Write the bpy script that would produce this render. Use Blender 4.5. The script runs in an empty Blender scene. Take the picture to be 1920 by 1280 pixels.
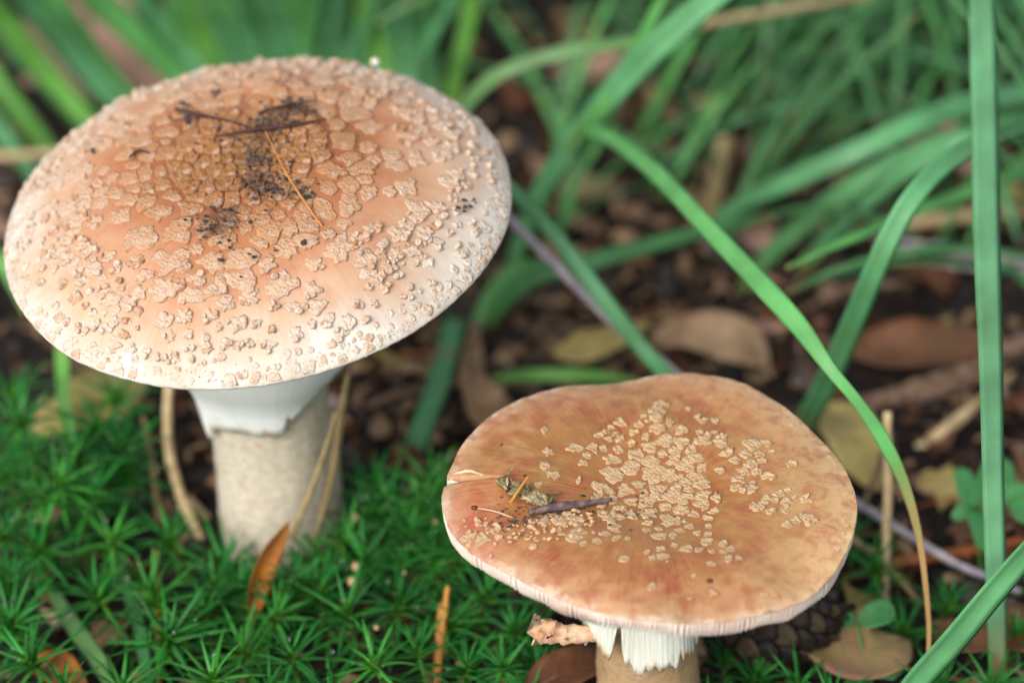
import bpy, math, random
import numpy as np
from mathutils import Vector, Matrix, noise

# ------------------------------------------------------------------ basics
# all coordinates below are written in centimetres; S turns them into metres
S = 0.01
scene = bpy.context.scene
coll = scene.collection
rnd = random.Random(7)
R_ = math.radians

# ------------------------------------------------------------------ camera
PITCH = R_(36.0)
FPX = 5160.0                                  # focal length in photo pixels (1920 wide)
CAM = Vector((5.46, -49.9, 42.7))
cam_data = bpy.data.cameras.new('camera')
cam = bpy.data.objects.new('camera', cam_data)
coll.objects.link(cam)
cam.location = CAM * S
cam.rotation_euler = (math.pi / 2 - PITCH, 0, 0)
cam_data.sensor_width = 36.0
cam_data.lens = 36.0 * FPX / 1920.0
cam_data.clip_start = 0.01
cam_data.clip_end = 200.0
cam_data.dof.use_dof = True
cam_data.dof.focus_distance = 56.6 * S
cam_data.dof.aperture_fstop = 6.5
scene.camera = cam

# ------------------------------------------------------------------ light: a bright overcast day under trees
SUN_EL, SUN_AZ = R_(40), math.atan2(-0.5, -0.75)
world = bpy.data.worlds.new('World')
scene.world = world
world.use_nodes = True
wn = world.node_tree
wn.nodes.clear()
sky = wn.nodes.new('ShaderNodeTexSky')
sky.sky_type = 'NISHITA'
sky.sun_disc = False
sky.sun_elevation = SUN_EL
sky.sun_rotation = SUN_AZ
sky.air_density = 1.0
sky.dust_density = 4.0
hs = wn.nodes.new('ShaderNodeHueSaturation')
hs.inputs['Saturation'].default_value = 0.42
bg = wn.nodes.new('ShaderNodeBackground')
bg.inputs['Strength'].default_value = 0.15
wo = wn.nodes.new('ShaderNodeOutputWorld')
wn.links.new(sky.outputs[0], hs.inputs['Color'])
wn.links.new(hs.outputs[0], bg.inputs['Color'])
wn.links.new(bg.outputs[0], wo.inputs['Surface'])
sd = bpy.data.lights.new('sun', 'SUN')
sd.energy = 1.4
sd.angle = R_(45)
sd.color = (1.0, 0.985, 0.96)
sun = bpy.data.objects.new('sun', sd)
coll.objects.link(sun)
sdir = Vector((math.sin(SUN_AZ) * math.cos(SUN_EL), math.cos(SUN_AZ) * math.cos(SUN_EL), math.sin(SUN_EL)))
sun.rotation_euler = sdir.to_track_quat('Z', 'Y').to_euler()
sun.location = (0, 0, 3)
scene.view_settings.view_transform = 'Standard'
scene.view_settings.look = 'None'
scene.view_settings.exposure = 0.55
scene.view_settings.gamma = 1.0
scene.view_settings.use_curve_mapping = False
scene.cycles.use_denoising = True
scene.cycles.max_bounces = 8
scene.cycles.caustics_reflective = False
scene.cycles.caustics_refractive = False

# ------------------------------------------------------------------ photo pixel -> place
SP, CP = math.sin(PITCH), math.cos(PITCH)
AX, AU, AV = Vector((1, 0, 0)), Vector((0, SP, CP)), Vector((0, CP, -SP))


def ray(px, py):
    return AX * ((px - 960) / FPX) + AU * ((640 - py) / FPX) + AV


def at_z(px, py, z):
    d = ray(px, py)
    return CAM + d * ((z - CAM.z) / d.z)


def depth_of(p):
    return (p - CAM).dot(AV)


def cm(wpx, p):
    return wpx * depth_of(p) / FPX


def to_px(p):
    v = p - CAM
    d = v.dot(AV)
    return 960 + FPX * v.dot(AX) / d, 640 - FPX * v.dot(AU) / d


# ------------------------------------------------------------------ object helpers
def props(o, label=None, cat=None, group=None, kind=None):
    for k, v in (('label', label), ('category', cat), ('group', group), ('kind', kind)):
        if v:
            o[k] = v
    return o


def mesh_obj(name, V, F, mat=None, parent=None, smooth=True, attrs=None, loc=None):
    me = bpy.data.meshes.new(name)
    V = np.asarray(V, dtype=np.float64) * S
    me.from_pydata(V.tolist(), [], F)
    if smooth:
        me.polygons.foreach_set('use_smooth', [True] * len(me.polygons))
    for k, a in (attrs or {}).items():
        a = np.asarray(a, dtype=np.float32)
        if a.ndim == 1:
            me.attributes.new(k, 'FLOAT', 'POINT').data.foreach_set('value', a)
        else:
            me.attributes.new(k, 'FLOAT_VECTOR', 'POINT').data.foreach_set('vector', a.ravel())
    me.update()
    if mat:
        me.materials.append(mat)
    o = bpy.data.objects.new(name, me)
    coll.objects.link(o)
    if parent:
        o.parent = parent
    if loc is not None:
        o.location = Vector(loc) * S
    return o


def inst(name, me, parent, M=None):
    o = bpy.data.objects.new(name, me)
    coll.objects.link(o)
    o.parent = parent
    if M is not None:
        o.matrix_basis = M
    return o


def empty(name, loc=(0, 0, 0), parent=None):
    o = bpy.data.objects.new(name, None)
    o.empty_display_size = 0.01
    coll.objects.link(o)
    o.location = Vector(loc) * S
    if parent:
        o.parent = parent
    return o


def nz(x, y, z=0.0, f=1.0):
    return noise.noise(Vector((x * f, y * f, z * f)))


class Mix:
    """collects several pieces into one mesh"""
    def __init__(self):
        self.V, self.F, self.A = [], [], {}

    def add(self, V, F, **attrs):
        b = len(self.V)
        self.V.extend([tuple(v) for v in V])
        self.F.extend([tuple(i + b for i in f) for f in F])
        for k, a in attrs.items():
            self.A.setdefault(k, []).extend(list(a))

    def build(self, name, mat, parent=None, **kw):
        return mesh_obj(name, self.V, self.F, mat, parent, attrs=self.A, **kw)


def catmull(P, n):
    """n points along a smooth line through P (tuples of any length)"""
    P = [np.asarray(p, float) for p in P]
    if len(P) == 2:
        return [P[0] + (P[1] - P[0]) * i / (n - 1) for i in range(n)]
    Q = [2 * P[0] - P[1]] + P + [2 * P[-1] - P[-2]]
    out = []
    m = len(P) - 1
    for i in range(n):
        u = i / (n - 1) * m
        k = min(int(u), m - 1)
        t = u - k
        a, b, c, d = Q[k:k + 4]
        out.append(0.5 * (2 * b + (c - a) * t + (2 * a - 5 * b + 4 * c - d) * t * t + (3 * b - a - 3 * c + d) * t ** 3))
    return out


def tube_geo(P, rad, seg=8, n=None, rough=0.0, seed=0):
    """P: points, rad: radii -> closed tapered tube with a slightly uneven skin"""
    n = n or max(6, len(P) * 4)
    Q = catmull([tuple(p) + (r,) for p, r in zip(P, rad)], n)
    V, F, al = [], [], []
    up = Vector((0.31, 0.2, 0.93))
    for i, q in enumerate(Q):
        a = Vector(Q[max(i - 1, 0)][:3])
        b = Vector(Q[min(i + 1, n - 1)][:3])
        t = (b - a).normalized()
        s = t.cross(up)
        if s.length < 1e-3:
            s = t.cross(Vector((1, 0, 0)))
        s.normalize()
        w = s.cross(t)
        for k in range(seg):
            an = 2 * math.pi * k / seg
            r = q[3] * (1 + rough * noise.noise(Vector((math.cos(an) * 1.7 + seed, math.sin(an) * 1.7, i * 0.5))))
            V.append(Vector(q[:3]) + (s * math.cos(an) + w * math.sin(an)) * r)
            al.append(i / (n - 1))
    for i in range(n - 1):
        for k in range(seg):
            k2 = (k + 1) % seg
            F.append((i * seg + k, i * seg + k2, (i + 1) * seg + k2, (i + 1) * seg + k))
    F.append(tuple(range(seg))[::-1])
    F.append(tuple((n - 1) * seg + k for k in range(seg)))
    return V, F, al


# ------------------------------------------------------------------ materials
def c8(r, g, b):
    f = lambda v: ((v / 255 + 0.055) / 1.055) ** 2.4 if v > 10.3 else v / 255 / 12.92
    return (f(r), f(g), f(b), 1)


class NT:
    def __init__(self, name):
        self.m = bpy.data.materials.new(name)
        self.m.use_nodes = True
        self.t = self.m.node_tree
        self.t.nodes.clear()
        self.out = self.t.nodes.new('ShaderNodeOutputMaterial')

    def n(self, typ, **kw):
        nd = self.t.nodes.new(typ)
        for k, v in kw.items():
            if hasattr(nd, k):
                setattr(nd, k, v)
        return nd

    def link(self, a, b):
        self.t.links.new(a, b)

    def set(self, nd, **kw):
        for k, v in kw.items():
            s = nd.inputs[k.replace('_', ' ')]
            if isinstance(v, bpy.types.NodeSocket):
                self.link(v, s)
            else:
                s.default_value = v
        return nd

    def obj_cm(self):
        tc = self.n('ShaderNodeTexCoord')
        vm = self.n('ShaderNodeVectorMath', operation='SCALE')
        self.link(tc.outputs['Object'], vm.inputs[0])
        vm.inputs['Scale'].default_value = 100
        return vm.outputs[0]

    def noise(self, vec, scale, detail=4, rough=0.55, dist=0.0):
        nd = self.n('ShaderNodeTexNoise')
        if vec is not None:
            self.link(vec, nd.inputs['Vector'])
        nd.inputs['Scale'].default_value = scale
        nd.inputs['Detail'].default_value = detail
        nd.inputs['Roughness'].default_value = rough
        nd.inputs['Distortion'].default_value = dist
        return nd.outputs['Fac']

    def attr(self, name, what='Fac'):
        nd = self.n('ShaderNodeAttribute')
        nd.attribute_name = name
        return nd.outputs[what]

    def math(self, op, a, b=0.0, clamp=False):
        nd = self.n('ShaderNodeMath', operation=op)
        nd.use_clamp = clamp
        for i, v in enumerate((a, b)):
            if isinstance(v, bpy.types.NodeSocket):
                self.link(v, nd.inputs[i])
            else:
                nd.inputs[i].default_value = v
        return nd.outputs[0]

    def maprange(self, v, a, b, c=0.0, d=1.0):
        nd = self.n('ShaderNodeMapRange')
        self.link(v, nd.inputs[0])
        for i, x in enumerate((a, b, c, d)):
            nd.inputs[i + 1].default_value = x
        return nd.outputs[0]

    def ramp(self, fac, stops, interp='LINEAR'):
        nd = self.n('ShaderNodeValToRGB')
        nd.color_ramp.interpolation = interp
        el = nd.color_ramp.elements
        while len(el) < len(stops):
            el.new(0.5)
        for e, (p, c) in zip(el, stops):
            e.position = p
            e.color = c
        self.link(fac, nd.inputs[0])
        return nd.outputs['Color']

    def mix(self, fac, a, b, mode='MIX'):
        nd = self.n('ShaderNodeMix', data_type='RGBA', blend_type=mode)
        nd.clamp_factor = True
        for i, v in ((0, fac), (6, a), (7, b)):
            if isinstance(v, bpy.types.NodeSocket):
                self.link(v, nd.inputs[i])
            else:
                nd.inputs[i].default_value = v
        return nd.outputs[2]

    def bump(self, h, strength, dist, normal=None):
        nd = self.n('ShaderNodeBump')
        self.link(h, nd.inputs['Height'])
        nd.inputs['Strength'].default_value = strength
        nd.inputs['Distance'].default_value = dist * S
        if normal:
            self.link(normal, nd.inputs['Normal'])
        return nd.outputs[0]

    def tone(self, c, val, sat=1.0):
        nd = self.n('ShaderNodeHueSaturation')
        nd.inputs['Value'].default_value = val
        nd.inputs['Saturation'].default_value = sat
        self.link(c, nd.inputs['Color'])
        return nd.outputs[0]

    def rand(self):
        return self.n('ShaderNodeNewGeometry').outputs['Random Per Island']

    def principled(self, color, rough=0.6, normal=None, sss=0.0, sss_r=(1, 0.45, 0.25), sss_scale=0.2, spec=0.4,
                   transmit=None, trans_col=None, sheen=0.0, coat=0.0):
        p = self.n('ShaderNodeBsdfPrincipled')
        self.set(p, Base_Color=color, Roughness=rough)
        p.inputs['Specular IOR Level'].default_value = spec
        if normal:
            self.link(normal, p.inputs['Normal'])
        if sss:
            p.inputs['Subsurface Weight'].default_value = sss
            p.inputs['Subsurface Radius'].default_value = sss_r
            p.inputs['Subsurface Scale'].default_value = sss_scale * S
        if sheen:
            p.inputs['Sheen Weight'].default_value = sheen
        if coat:
            p.inputs['Coat Weight'].default_value = coat
            p.inputs['Coat Roughness'].default_value = 0.15
        res = p.outputs[0]
        if transmit:
            tr = self.n('ShaderNodeBsdfTranslucent')
            self.set(tr, Color=trans_col if trans_col is not None else color)
            if normal:
                self.link(normal, tr.inputs['Normal'])
            mx = self.n('ShaderNodeMixShader')
            mx.inputs[0].default_value = transmit
            self.link(res, mx.inputs[1])
            self.link(tr.outputs[0], mx.inputs[2])
            res = mx.outputs[0]
        self.link(res, self.out.inputs['Surface'])
        return self.m


def soiled(t, v, col):
    """black humus ground into the crust where the attribute 'soil' is high"""
    f = t.math('ADD', t.attr('soil'), t.math('MULTIPLY', t.math('SUBTRACT', t.noise(v, 8.0, 6, 0.78), 0.5), 2.4))
    return t.mix(t.maprange(f, 0.40, 0.95, 0.0, 0.72), col, c8(64, 56, 54))


def granular(t, v):
    vo = t.n('ShaderNodeTexVoronoi')
    t.link(v, vo.inputs['Vector'])
    vo.inputs['Scale'].default_value = 13
    vo.inputs['Randomness'].default_value = 1.0
    b = t.bump(t.maprange(vo.outputs['Distance'], 0.0, 0.7, 1.0, 0.0), 0.6, 0.04)
    return t.bump(t.noise(v, 24, 5, 0.75), 0.6, 0.04, b)


def mat_big_skin():
    t = NT('large_cap_skin')
    v = t.obj_cm()
    zone = t.attr('zone')
    n1 = t.noise(v, 0.55, 4, 0.6)
    n2 = t.noise(v, 1.7, 5, 0.6, 0.4)
    z = t.math('ADD', zone, t.math('MULTIPLY', t.math('SUBTRACT', n1, 0.5), 0.55))
    col = t.ramp(z, [(0.0, c8(140, 88, 54)), (0.25, c8(162, 102, 64)), (0.48, c8(194, 132, 92)), (0.68, c8(216, 166, 130)),
                     (0.84, c8(226, 194, 166)), (0.93, c8(230, 214, 198)), (1.0, c8(240, 236, 224))])
    pink = t.math('MULTIPLY', t.maprange(n2, 0.5, 0.72), t.maprange(zone, 0.95, 0.6))
    col = t.mix(t.math('MULTIPLY', pink, 0.55), col, c8(190, 116, 92))
    ol = t.math('MULTIPLY', t.maprange(t.noise(v, 0.8, 3), 0.52, 0.68), t.maprange(zone, 0.72, 0.9))
    col = t.mix(t.math('MULTIPLY', ol, 0.35), col, c8(216, 208, 164))
    st = t.noise(t.attr('polar', 'Vector'), 9, 4, 0.6)
    col = t.mix(t.maprange(st, 0.35, 0.7, 0.0, 0.35), col, c8(236, 214, 190), 'MULTIPLY')
    speck = t.maprange(t.noise(v, 14, 3, 0.7), 0.70, 0.76)
    col = t.mix(t.math('MULTIPLY', speck, 0.75), col, c8(92, 62, 46))
    col = soiled(t, v, col)
    b1 = t.bump(t.noise(v, 9, 5, 0.65), 0.35, 0.03)
    b2 = t.bump(st, 0.3, 0.02, b1)
    return t.principled(t.tone(col, 0.71, 1.02), 0.58, b2, sss=0.22, sss_scale=0.18, spec=0.3)


def mat_big_wart():
    t = NT('large_cap_wart')
    v = t.obj_cm()
    zone = t.attr('zone')
    r = t.rand()
    n = t.noise(v, 6, 4, 0.65)
    z = t.math('ADD', zone, t.math('MULTIPLY', t.math('SUBTRACT', r, 0.45), 0.5))
    col = t.ramp(z, [(0.0, c8(146, 104, 62)), (0.3, c8(174, 124, 80)), (0.52, c8(204, 156, 116)), (0.74, c8(224, 190, 160)),
                     (0.9, c8(228, 204, 180)), (1.0, c8(232, 220, 202))])
    col = t.mix(t.maprange(n, 0.45, 0.70, 0.0, 0.5), col, c8(190, 124, 84))
    col = t.mix(t.maprange(t.noise(v, 3.1, 3), 0.54, 0.7, 0.0, 0.6), col, c8(234, 214, 196))
    rz = t.math('FRACT', t.math('MULTIPLY', r, 7.31))
    col = t.mix(t.maprange(rz, 0.55, 1.0, 0.0, 0.75), col, t.ramp(zone, [(0.3, c8(190, 134, 92)), (0.6, c8(214, 166, 132)), (0.9, c8(232, 212, 192))]))
    sp = t.maprange(t.noise(v, 22, 3, 0.75), 0.62, 0.70)
    col = t.mix(t.math('MULTIPLY', sp, 0.75), col, c8(84, 54, 38))
    col = soiled(t, v, col)
    b = granular(t, v)
    return t.principled(t.tone(col, 0.75, 1.0), 0.85, b, sss=0.1, sss_scale=0.08, spec=0.15)


def mat_small_skin():
    t = NT('small_cap_skin')
    v = t.obj_cm()
    zone = t.attr('zone')
    pol = t.attr('polar', 'Vector')
    st = t.noise(pol, 4.5, 5, 0.65)
    st2 = t.noise(pol, 13, 4, 0.6)
    n1 = t.noise(v, 0.55, 3, 0.55)
    n2 = t.noise(v, 1.3, 4, 0.6, 0.3)
    z = t.math('ADD', zone, t.math('MULTIPLY', t.math('SUBTRACT', st, 0.5), 0.22))
    z = t.math('ADD', z, t.math('MULTIPLY', t.math('SUBTRACT', n1, 0.5), 0.3))
    col = t.ramp(z, [(0.0, c8(156, 110, 74)), (0.35, c8(164, 112, 68)), (0.66, c8(176, 124, 80)), (0.86, c8(188, 140, 104)),
                     (0.97, c8(204, 166, 134)), (1.0, c8(222, 200, 178))])
    red = t.math('MULTIPLY', t.maprange(n2, 0.47, 0.64), t.maprange(zone, 1.0, 0.8))
    col = t.mix(t.math('MULTIPLY', red, 0.85), col, c8(146, 74, 54))
    ol = t.maprange(t.noise(v, 0.5, 3), 0.48, 0.62, 0.0, 0.6)
    col = t.mix(ol, col, c8(146, 116, 66))
    dk = t.math('MULTIPLY', t.maprange(st, 0.5, 0.72), t.maprange(zone, 0.45, 0.8, 0.0, 0.30))
    col = t.mix(dk, col, c8(140, 96, 62))
    sx = t.n('ShaderNodeSeparateXYZ')
    t.link(v, sx.inputs[0])
    rt = t.math('MULTIPLY', t.maprange(sx.outputs['X'], 0.6, 4.0), t.maprange(t.math('ADD', zone, t.math('MULTIPLY', t.math('SUBTRACT', n1, 0.5), 0.6)), 0.4, 0.95))
    col = t.mix(t.math('MULTIPLY', rt, 0.75), col, c8(218, 186, 140))
    mo = t.noise(v, 2.6, 6, 0.68, 0.6)
    col = t.mix(t.maprange(mo, 0.47, 0.62, 0.0, 0.62), col, c8(164, 98, 74))
    col = t.mix(t.maprange(mo, 0.46, 0.30, 0.0, 0.45), col, c8(206, 164, 124))
    # the bruised rose patch by the split on the left margin
    lft = t.attr('bruise')
    col = t.mix(t.math('MULTIPLY', lft, t.maprange(t.noise(v, 1.6, 4, 0.6), 0.30, 0.6, 0.25, 0.95)), col, c8(190, 104, 92))
    col = t.mix(t.maprange(st2, 0.40, 0.75, 0.0, 0.34), col, c8(212, 174, 130))
    b1 = t.bump(st2, 0.24, 0.025)
    b2 = t.bump(t.noise(v, 7, 4, 0.6), 0.25, 0.03, b1)
    return t.principled(t.tone(col, 0.82, 1.08), 0.46, b2, sss=0.22, sss_scale=0.16, spec=0.35)


def mat_small_wart():
    t = NT('small_cap_wart')
    v = t.obj_cm()
    r = t.rand()
    n = t.noise(v, 5, 4, 0.65)
    col = t.ramp(r, [(0.0, c8(168, 116, 76)), (0.35, c8(188, 142, 98)), (0.65, c8(222, 194, 152)), (1.0, c8(234, 214, 180))])
    col = t.mix(t.maprange(n, 0.46, 0.7, 0.0, 0.6), col, c8(188, 122, 84))
    sp = t.maprange(t.noise(v, 22, 3, 0.75), 0.66, 0.74)
    col = t.mix(t.math('MULTIPLY', sp, 0.6), col, c8(110, 78, 56))
    b = granular(t, v)
    return t.principled(t.tone(col, 0.75, 1.0), 0.85, b, sss=0.1, sss_scale=0.08, spec=0.15)


def mat_simple(name, a, b, scale=4, rough=0.7, bump=0.3, bdist=0.03, sss=0.0, spec=0.3, detail=5, c=None, transmit=None):
    t = NT(name)
    v = t.obj_cm()
    n = t.noise(v, scale, detail, 0.62)
    stops = [(0.32, a), (0.68, b)] if c is None else [(0.3, a), (0.5, b), (0.7, c)]
    col = t.ramp(n, stops)
    nb = t.bump(t.noise(v, scale * 3, 5, 0.65), bump, bdist)
    return t.principled(col, rough, nb, sss=sss, spec=spec, transmit=transmit)


def mat_stem(name, top, mid, low, sc=5, band=True):
    t = NT(name)
    v = t.obj_cm()
    al = t.attr('along')
    n = t.noise(v, 0.9, 4, 0.6)
    col = t.ramp(t.math('ADD', al, t.math('MULTIPLY', t.math('SUBTRACT', n, 0.5), 0.5)), [(0.0, low), (0.35, mid), (1.0, top)])
    mp = t.n('ShaderNodeMapping')
    t.link(v, mp.inputs['Vector'])
    mp.inputs['Scale'].default_value = (1, 1, 2.2)
    f = t.noise(mp.outputs[0], sc, 5, 0.7)
    col = t.mix(t.maprange(f, 0.42, 0.68, 0.0, 0.6), col, c8(140, 120, 96))
    col = t.mix(t.maprange(t.noise(v, 2.2, 4), 0.6, 0.72, 0.0, 0.5), col, c8(130, 98, 80))
    b = t.bump(f, 0.8, 0.09)
    return t.principled(col, 0.75, b, sss=0.15, sss_scale=0.2, spec=0.2)


def mat_ring(name, a, b, stri=60):
    t = NT(name)
    v = t.obj_cm()
    st = t.noise(t.attr('polar', 'Vector'), stri, 3, 0.6)
    ed = t.attr('edge')
    col = t.ramp(st, [(0.35, a), (0.65, b)])
    col = t.mix(t.math('MULTIPLY', t.maprange(ed, 0.93, 1.0), t.maprange(t.noise(v, 3, 3), 0.45, 0.6)), col, c8(196, 160, 116))
    bb = t.bump(st, 0.6, 0.04)
    return t.principled(col, 0.55, bb, sss=0.25, sss_r=(0.7, 0.8, 0.8), sss_scale=0.15, spec=0.3, transmit=0.05)


def mat_grass(name, col, base, tip, tip_at=0.9, tip_w=0.08, rough=0.42, vein=0.6, base_at=0.08, trans=0.35):
    t = NT(name)
    v = t.obj_cm()
    al, ac = t.attr('along'), t.attr('across')
    n = t.noise(v, 0.7, 3)
    hue = t.n('ShaderNodeHueSaturation')
    t.set(hue, Color=col)
    t.link(t.maprange(n, 0.3, 0.7, 0.75, 1.3), hue.inputs['Value'])
    c = hue.outputs[0]
    w = t.math('SINE', t.math('MULTIPLY', ac, 34.0))
    c = t.mix(t.maprange(w, -1, 1, 0.0, 0.09 * vein), c, (0.25, 0.4, 0.16, 1))
    # pale midrib
    c = t.mix(t.math('MULTIPLY', t.maprange(t.math('ABSOLUTE', ac), 0.10, 0.0), 0.30), c, (0.22, 0.42, 0.16, 1))
    # lower part bleaches to the sheath, tip dries
    wob = t.math('MULTIPLY', t.math('SUBTRACT', t.noise(v, 1.5, 3), 0.5), 0.1)
    a2 = t.math('ADD', al, wob)
    c = t.mix(t.maprange(a2, base_at + 0.06, base_at - 0.06), c, base)
    c = t.mix(t.maprange(a2, tip_at - tip_w, tip_at + tip_w), c, tip)
    sp = t.maprange(t.noise(v, 9, 3, 0.7), 0.70, 0.76)
    c = t.mix(t.math('MULTIPLY', sp, 0.5), c, c8(120, 110, 50))
    st_ = t.n('ShaderNodeCombineXYZ')
    t.link(t.math('MULTIPLY', al, 9.0), st_.inputs[0])
    t.link(t.math('MULTIPLY', ac, 6.0), st_.inputs[1])
    c = t.mix(t.maprange(t.noise(st_.outputs[0], 1.3, 4, 0.6), 0.5, 0.75, 0.0, 0.45), c, c8(128, 150, 70))
    b = t.bump(w, 0.12, 0.012)
    return t.principled(c, rough, b, spec=0.5, transmit=trans)


def mat_leaf(name, a, b, c, vein=0.5, rough=0.6, spec=0.3, trans=0.2):
    """dry broad leaf: blotches, side veins along/across the leaf"""
    t = NT(name)
    v = t.obj_cm()
    al, ac = t.attr('along'), t.attr('across')
    n = t.noise(v, 0.8, 5, 0.62, 0.4)
    col = t.ramp(n, [(0.3, a), (0.5, b), (0.7, c)])
    sv = t.math('SINE', t.math('MULTIPLY', t.math('SUBTRACT', al, t.math('MULTIPLY', t.math('ABSOLUTE', ac), 0.22)), 52.0))
    svm = t.maprange(sv, 0.82, 1.0)
    mid = t.maprange(t.math('ABSOLUTE', ac), 0.06, 0.0)
    ve = t.math('MAXIMUM', svm, mid)
    col = t.mix(t.math('MULTIPLY', ve, 0.35 * vein), col, c8(120, 86, 52))
    sp = t.maprange(t.noise(v, 5, 4, 0.7), 0.62, 0.7)
    col = t.mix(t.math('MULTIPLY', sp, 0.7), col, c8(54, 38, 30))
    col = t.mix(t.maprange(t.noise(v, 0.5, 3), 0.52, 0.7, 0.0, 0.55), col, c8(96, 78, 60))
    b1 = t.bump(ve, 0.5 * vein, 0.03)
    b2 = t.bump(t.noise(v, 6, 4), 0.35, 0.03, b1)
    return t.principled(col, rough, b2, spec=spec, transmit=trans)


def mat_moss(name, inner, mid, tip):
    t = NT(name)
    al = t.attr('along')
    r = t.rand()
    oi = t.n('ShaderNodeObjectInfo')
    col = t.ramp(al, [(0.0, inner), (0.35, mid), (0.93, mid), (1.0, tip)])
    hue = t.n('ShaderNodeHueSaturation')
    t.link(col, hue.inputs['Color'])
    t.link(t.maprange(t.math('FRACT', t.math('ADD', r, oi.outputs['Random'])), 0, 1, 0.65, 1.35), hue.inputs['Value'])
    return t.principled(hue.outputs[0], 0.34, spec=0.38, transmit=0.3)


def mat_soil():
    t = NT('forest_soil')
    v = t.obj_cm()
    n = t.noise(v, 1.4, 8, 0.7)
    n2 = t.noise(v, 7, 6, 0.7)
    col = t.ramp(n, [(0.3, c8(18, 14, 12)), (0.5, c8(34, 26, 21)), (0.72, c8(62, 47, 36))])
    col = t.mix(t.maprange(n2, 0.58, 0.78, 0.0, 0.6), col, c8(78, 62, 50))
    b = t.bump(n2, 1.0, 0.25)
    b2 = t.bump(t.noise(v, 22, 4, 0.7), 0.7, 0.06, b)
    return t.principled(col, 0.8, b2, spec=0.3)


def mat_glass():
    t = NT('dew_water')
    p = t.n('ShaderNodeBsdfPrincipled')
    t.set(p, Base_Color=(1, 1, 1, 1), Roughness=0.02, IOR=1.33)
    p.inputs['Transmission Weight'].default_value = 1.0
    t.link(p.outputs[0], t.out.inputs['Surface'])
    return t.m


M = {}
M['big_skin'] = mat_big_skin()
M['big_wart'] = mat_big_wart()
M['small_skin'] = mat_small_skin()
M['small_wart'] = mat_small_wart()
M['gill'] = mat_simple('gill_flesh', c8(222, 212, 196), c8(240, 232, 220), 3, 0.6, sss=0.25)
def mat_gill_band():
    t = NT('gill_flesh_stained')
    v = t.obj_cm()
    n = t.noise(v, 1.1, 4, 0.6)
    col = t.ramp(n, [(0.3, c8(214, 190, 172)), (0.5, c8(228, 214, 200)), (0.7, c8(234, 226, 216))])
    col = t.mix(t.math('MULTIPLY', t.attr('groove'), t.maprange(t.noise(v, 2.3, 3), 0.36, 0.60, 0.25, 0.9)), col, c8(156, 98, 76))
    b = t.bump(t.noise(v, 5, 4), 0.3, 0.03)
    return t.principled(col, 0.6, b, sss=0.08, sss_scale=0.1, spec=0.3)


M['gill_stained'] = mat_gill_band()
M['flesh_pink'] = mat_simple('torn_flesh', c8(196, 138, 104), c8(226, 186, 150), 2.2, 0.6, sss=0.25, c=c8(238, 216, 190))
M['big_stem'] = mat_stem('large_stem', c8(210, 202, 176), c8(210, 200, 182), c8(190, 160, 152))
M['small_stem'] = mat_stem('small_stem', c8(196, 170, 128), c8(184, 152, 112), c8(170, 134, 100), 8)
M['big_ring'] = mat_ring('large_ring', c8(234, 242, 236), c8(244, 248, 244), 14)
M['small_ring'] = mat_ring('small_ring', c8(206, 212, 196), c8(232, 234, 222), 22)
M['soil'] = mat_soil()
M['crumb'] = mat_simple('black_humus', c8(34, 28, 28), c8(66, 58, 56), 9, 0.6, 0.8, 0.05, c=c8(104, 96, 94))
M['pale_crumb'] = mat_simple('pale_crumb', c8(178, 136, 100), c8(206, 176, 142), 8, 0.85, 0.6)
M['twig_black'] = mat_simple('black_twig', c8(40, 24, 22), c8(78, 48, 38), 6, 0.55, 0.6)
M['twig_violet'] = mat_simple('violet_brown_twig', c8(58, 44, 50), c8(96, 78, 78), 5, 0.6, 0.6, c=c8(132, 112, 104))
M['bark'] = mat_simple('lichen_bark', c8(66, 60, 40), c8(120, 108, 72), 7, 0.8, 0.8, c=c8(196, 180, 140))
M['needle'] = mat_simple('amber_needle', c8(176, 112, 48), c8(204, 146, 72), 4, 0.45, 0.2)
M['needle_red'] = mat_simple('red_brown_needle', c8(120, 66, 34), c8(164, 98, 54), 4, 0.5, 0.2)
M['straw'] = mat_simple('dry_straw', c8(150, 126, 88), c8(190, 166, 124), 2.5, 0.55, 0.3, c=c8(206, 188, 148))
M['straw_dark'] = mat_simple('olive_straw', c8(122, 106, 70), c8(160, 140, 98), 2.5, 0.6, 0.3)
M['straw_grey'] = mat_simple('grey_stalk', c8(120, 112, 118), c8(158, 150, 156), 2.0, 0.5, 0.3, c=c8(184, 176, 176))
M['wood'] = mat_simple('weathered_wood', c8(72, 54, 44), c8(112, 88, 70), 3, 0.75, 0.7, c=c8(150, 128, 108))
M['seed'] = mat_simple('brown_seed', c8(64, 26, 20), c8(112, 52, 36), 12, 0.3, 0.2)
M['ant'] = mat_simple('black_ant', c8(18, 14, 12), c8(40, 26, 20), 20, 0.25, 0.1)
M['cone'] = mat_simple('dark_cone', c8(16, 12, 10), c8(30, 23, 18), 4, 0.6, 0.6, c=c8(52, 41, 31))
M['cone_tip'] = mat_simple('cone_scale_rim', c8(42, 33, 24), c8(78, 66, 46), 5, 0.65, 0.6)
M['dew'] = mat_glass()
green = (0.045, 0.20, 0.075, 1)
M['grass'] = mat_grass('grass_blue_green', (0.115, 0.375, 0.160, 1), c8(150, 150, 84), c8(190, 168, 96), 0.985, 0.02)
M['grass_fresh'] = mat_grass('grass_fresh', (0.12, 0.41, 0.11, 1), c8(140, 150, 76), c8(190, 168, 96), 0.985, 0.02)
M['grass_bright'] = mat_grass('grass_bright', (0.16, 0.44, 0.08, 1), c8(150, 160, 80), c8(190, 168, 80), 0.98, 0.02)
M['grass_deep'] = mat_grass('grass_deep', (0.036, 0.150, 0.045, 1), c8(90, 92, 50), c8(150, 130, 70), 0.95, 0.05)
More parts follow.
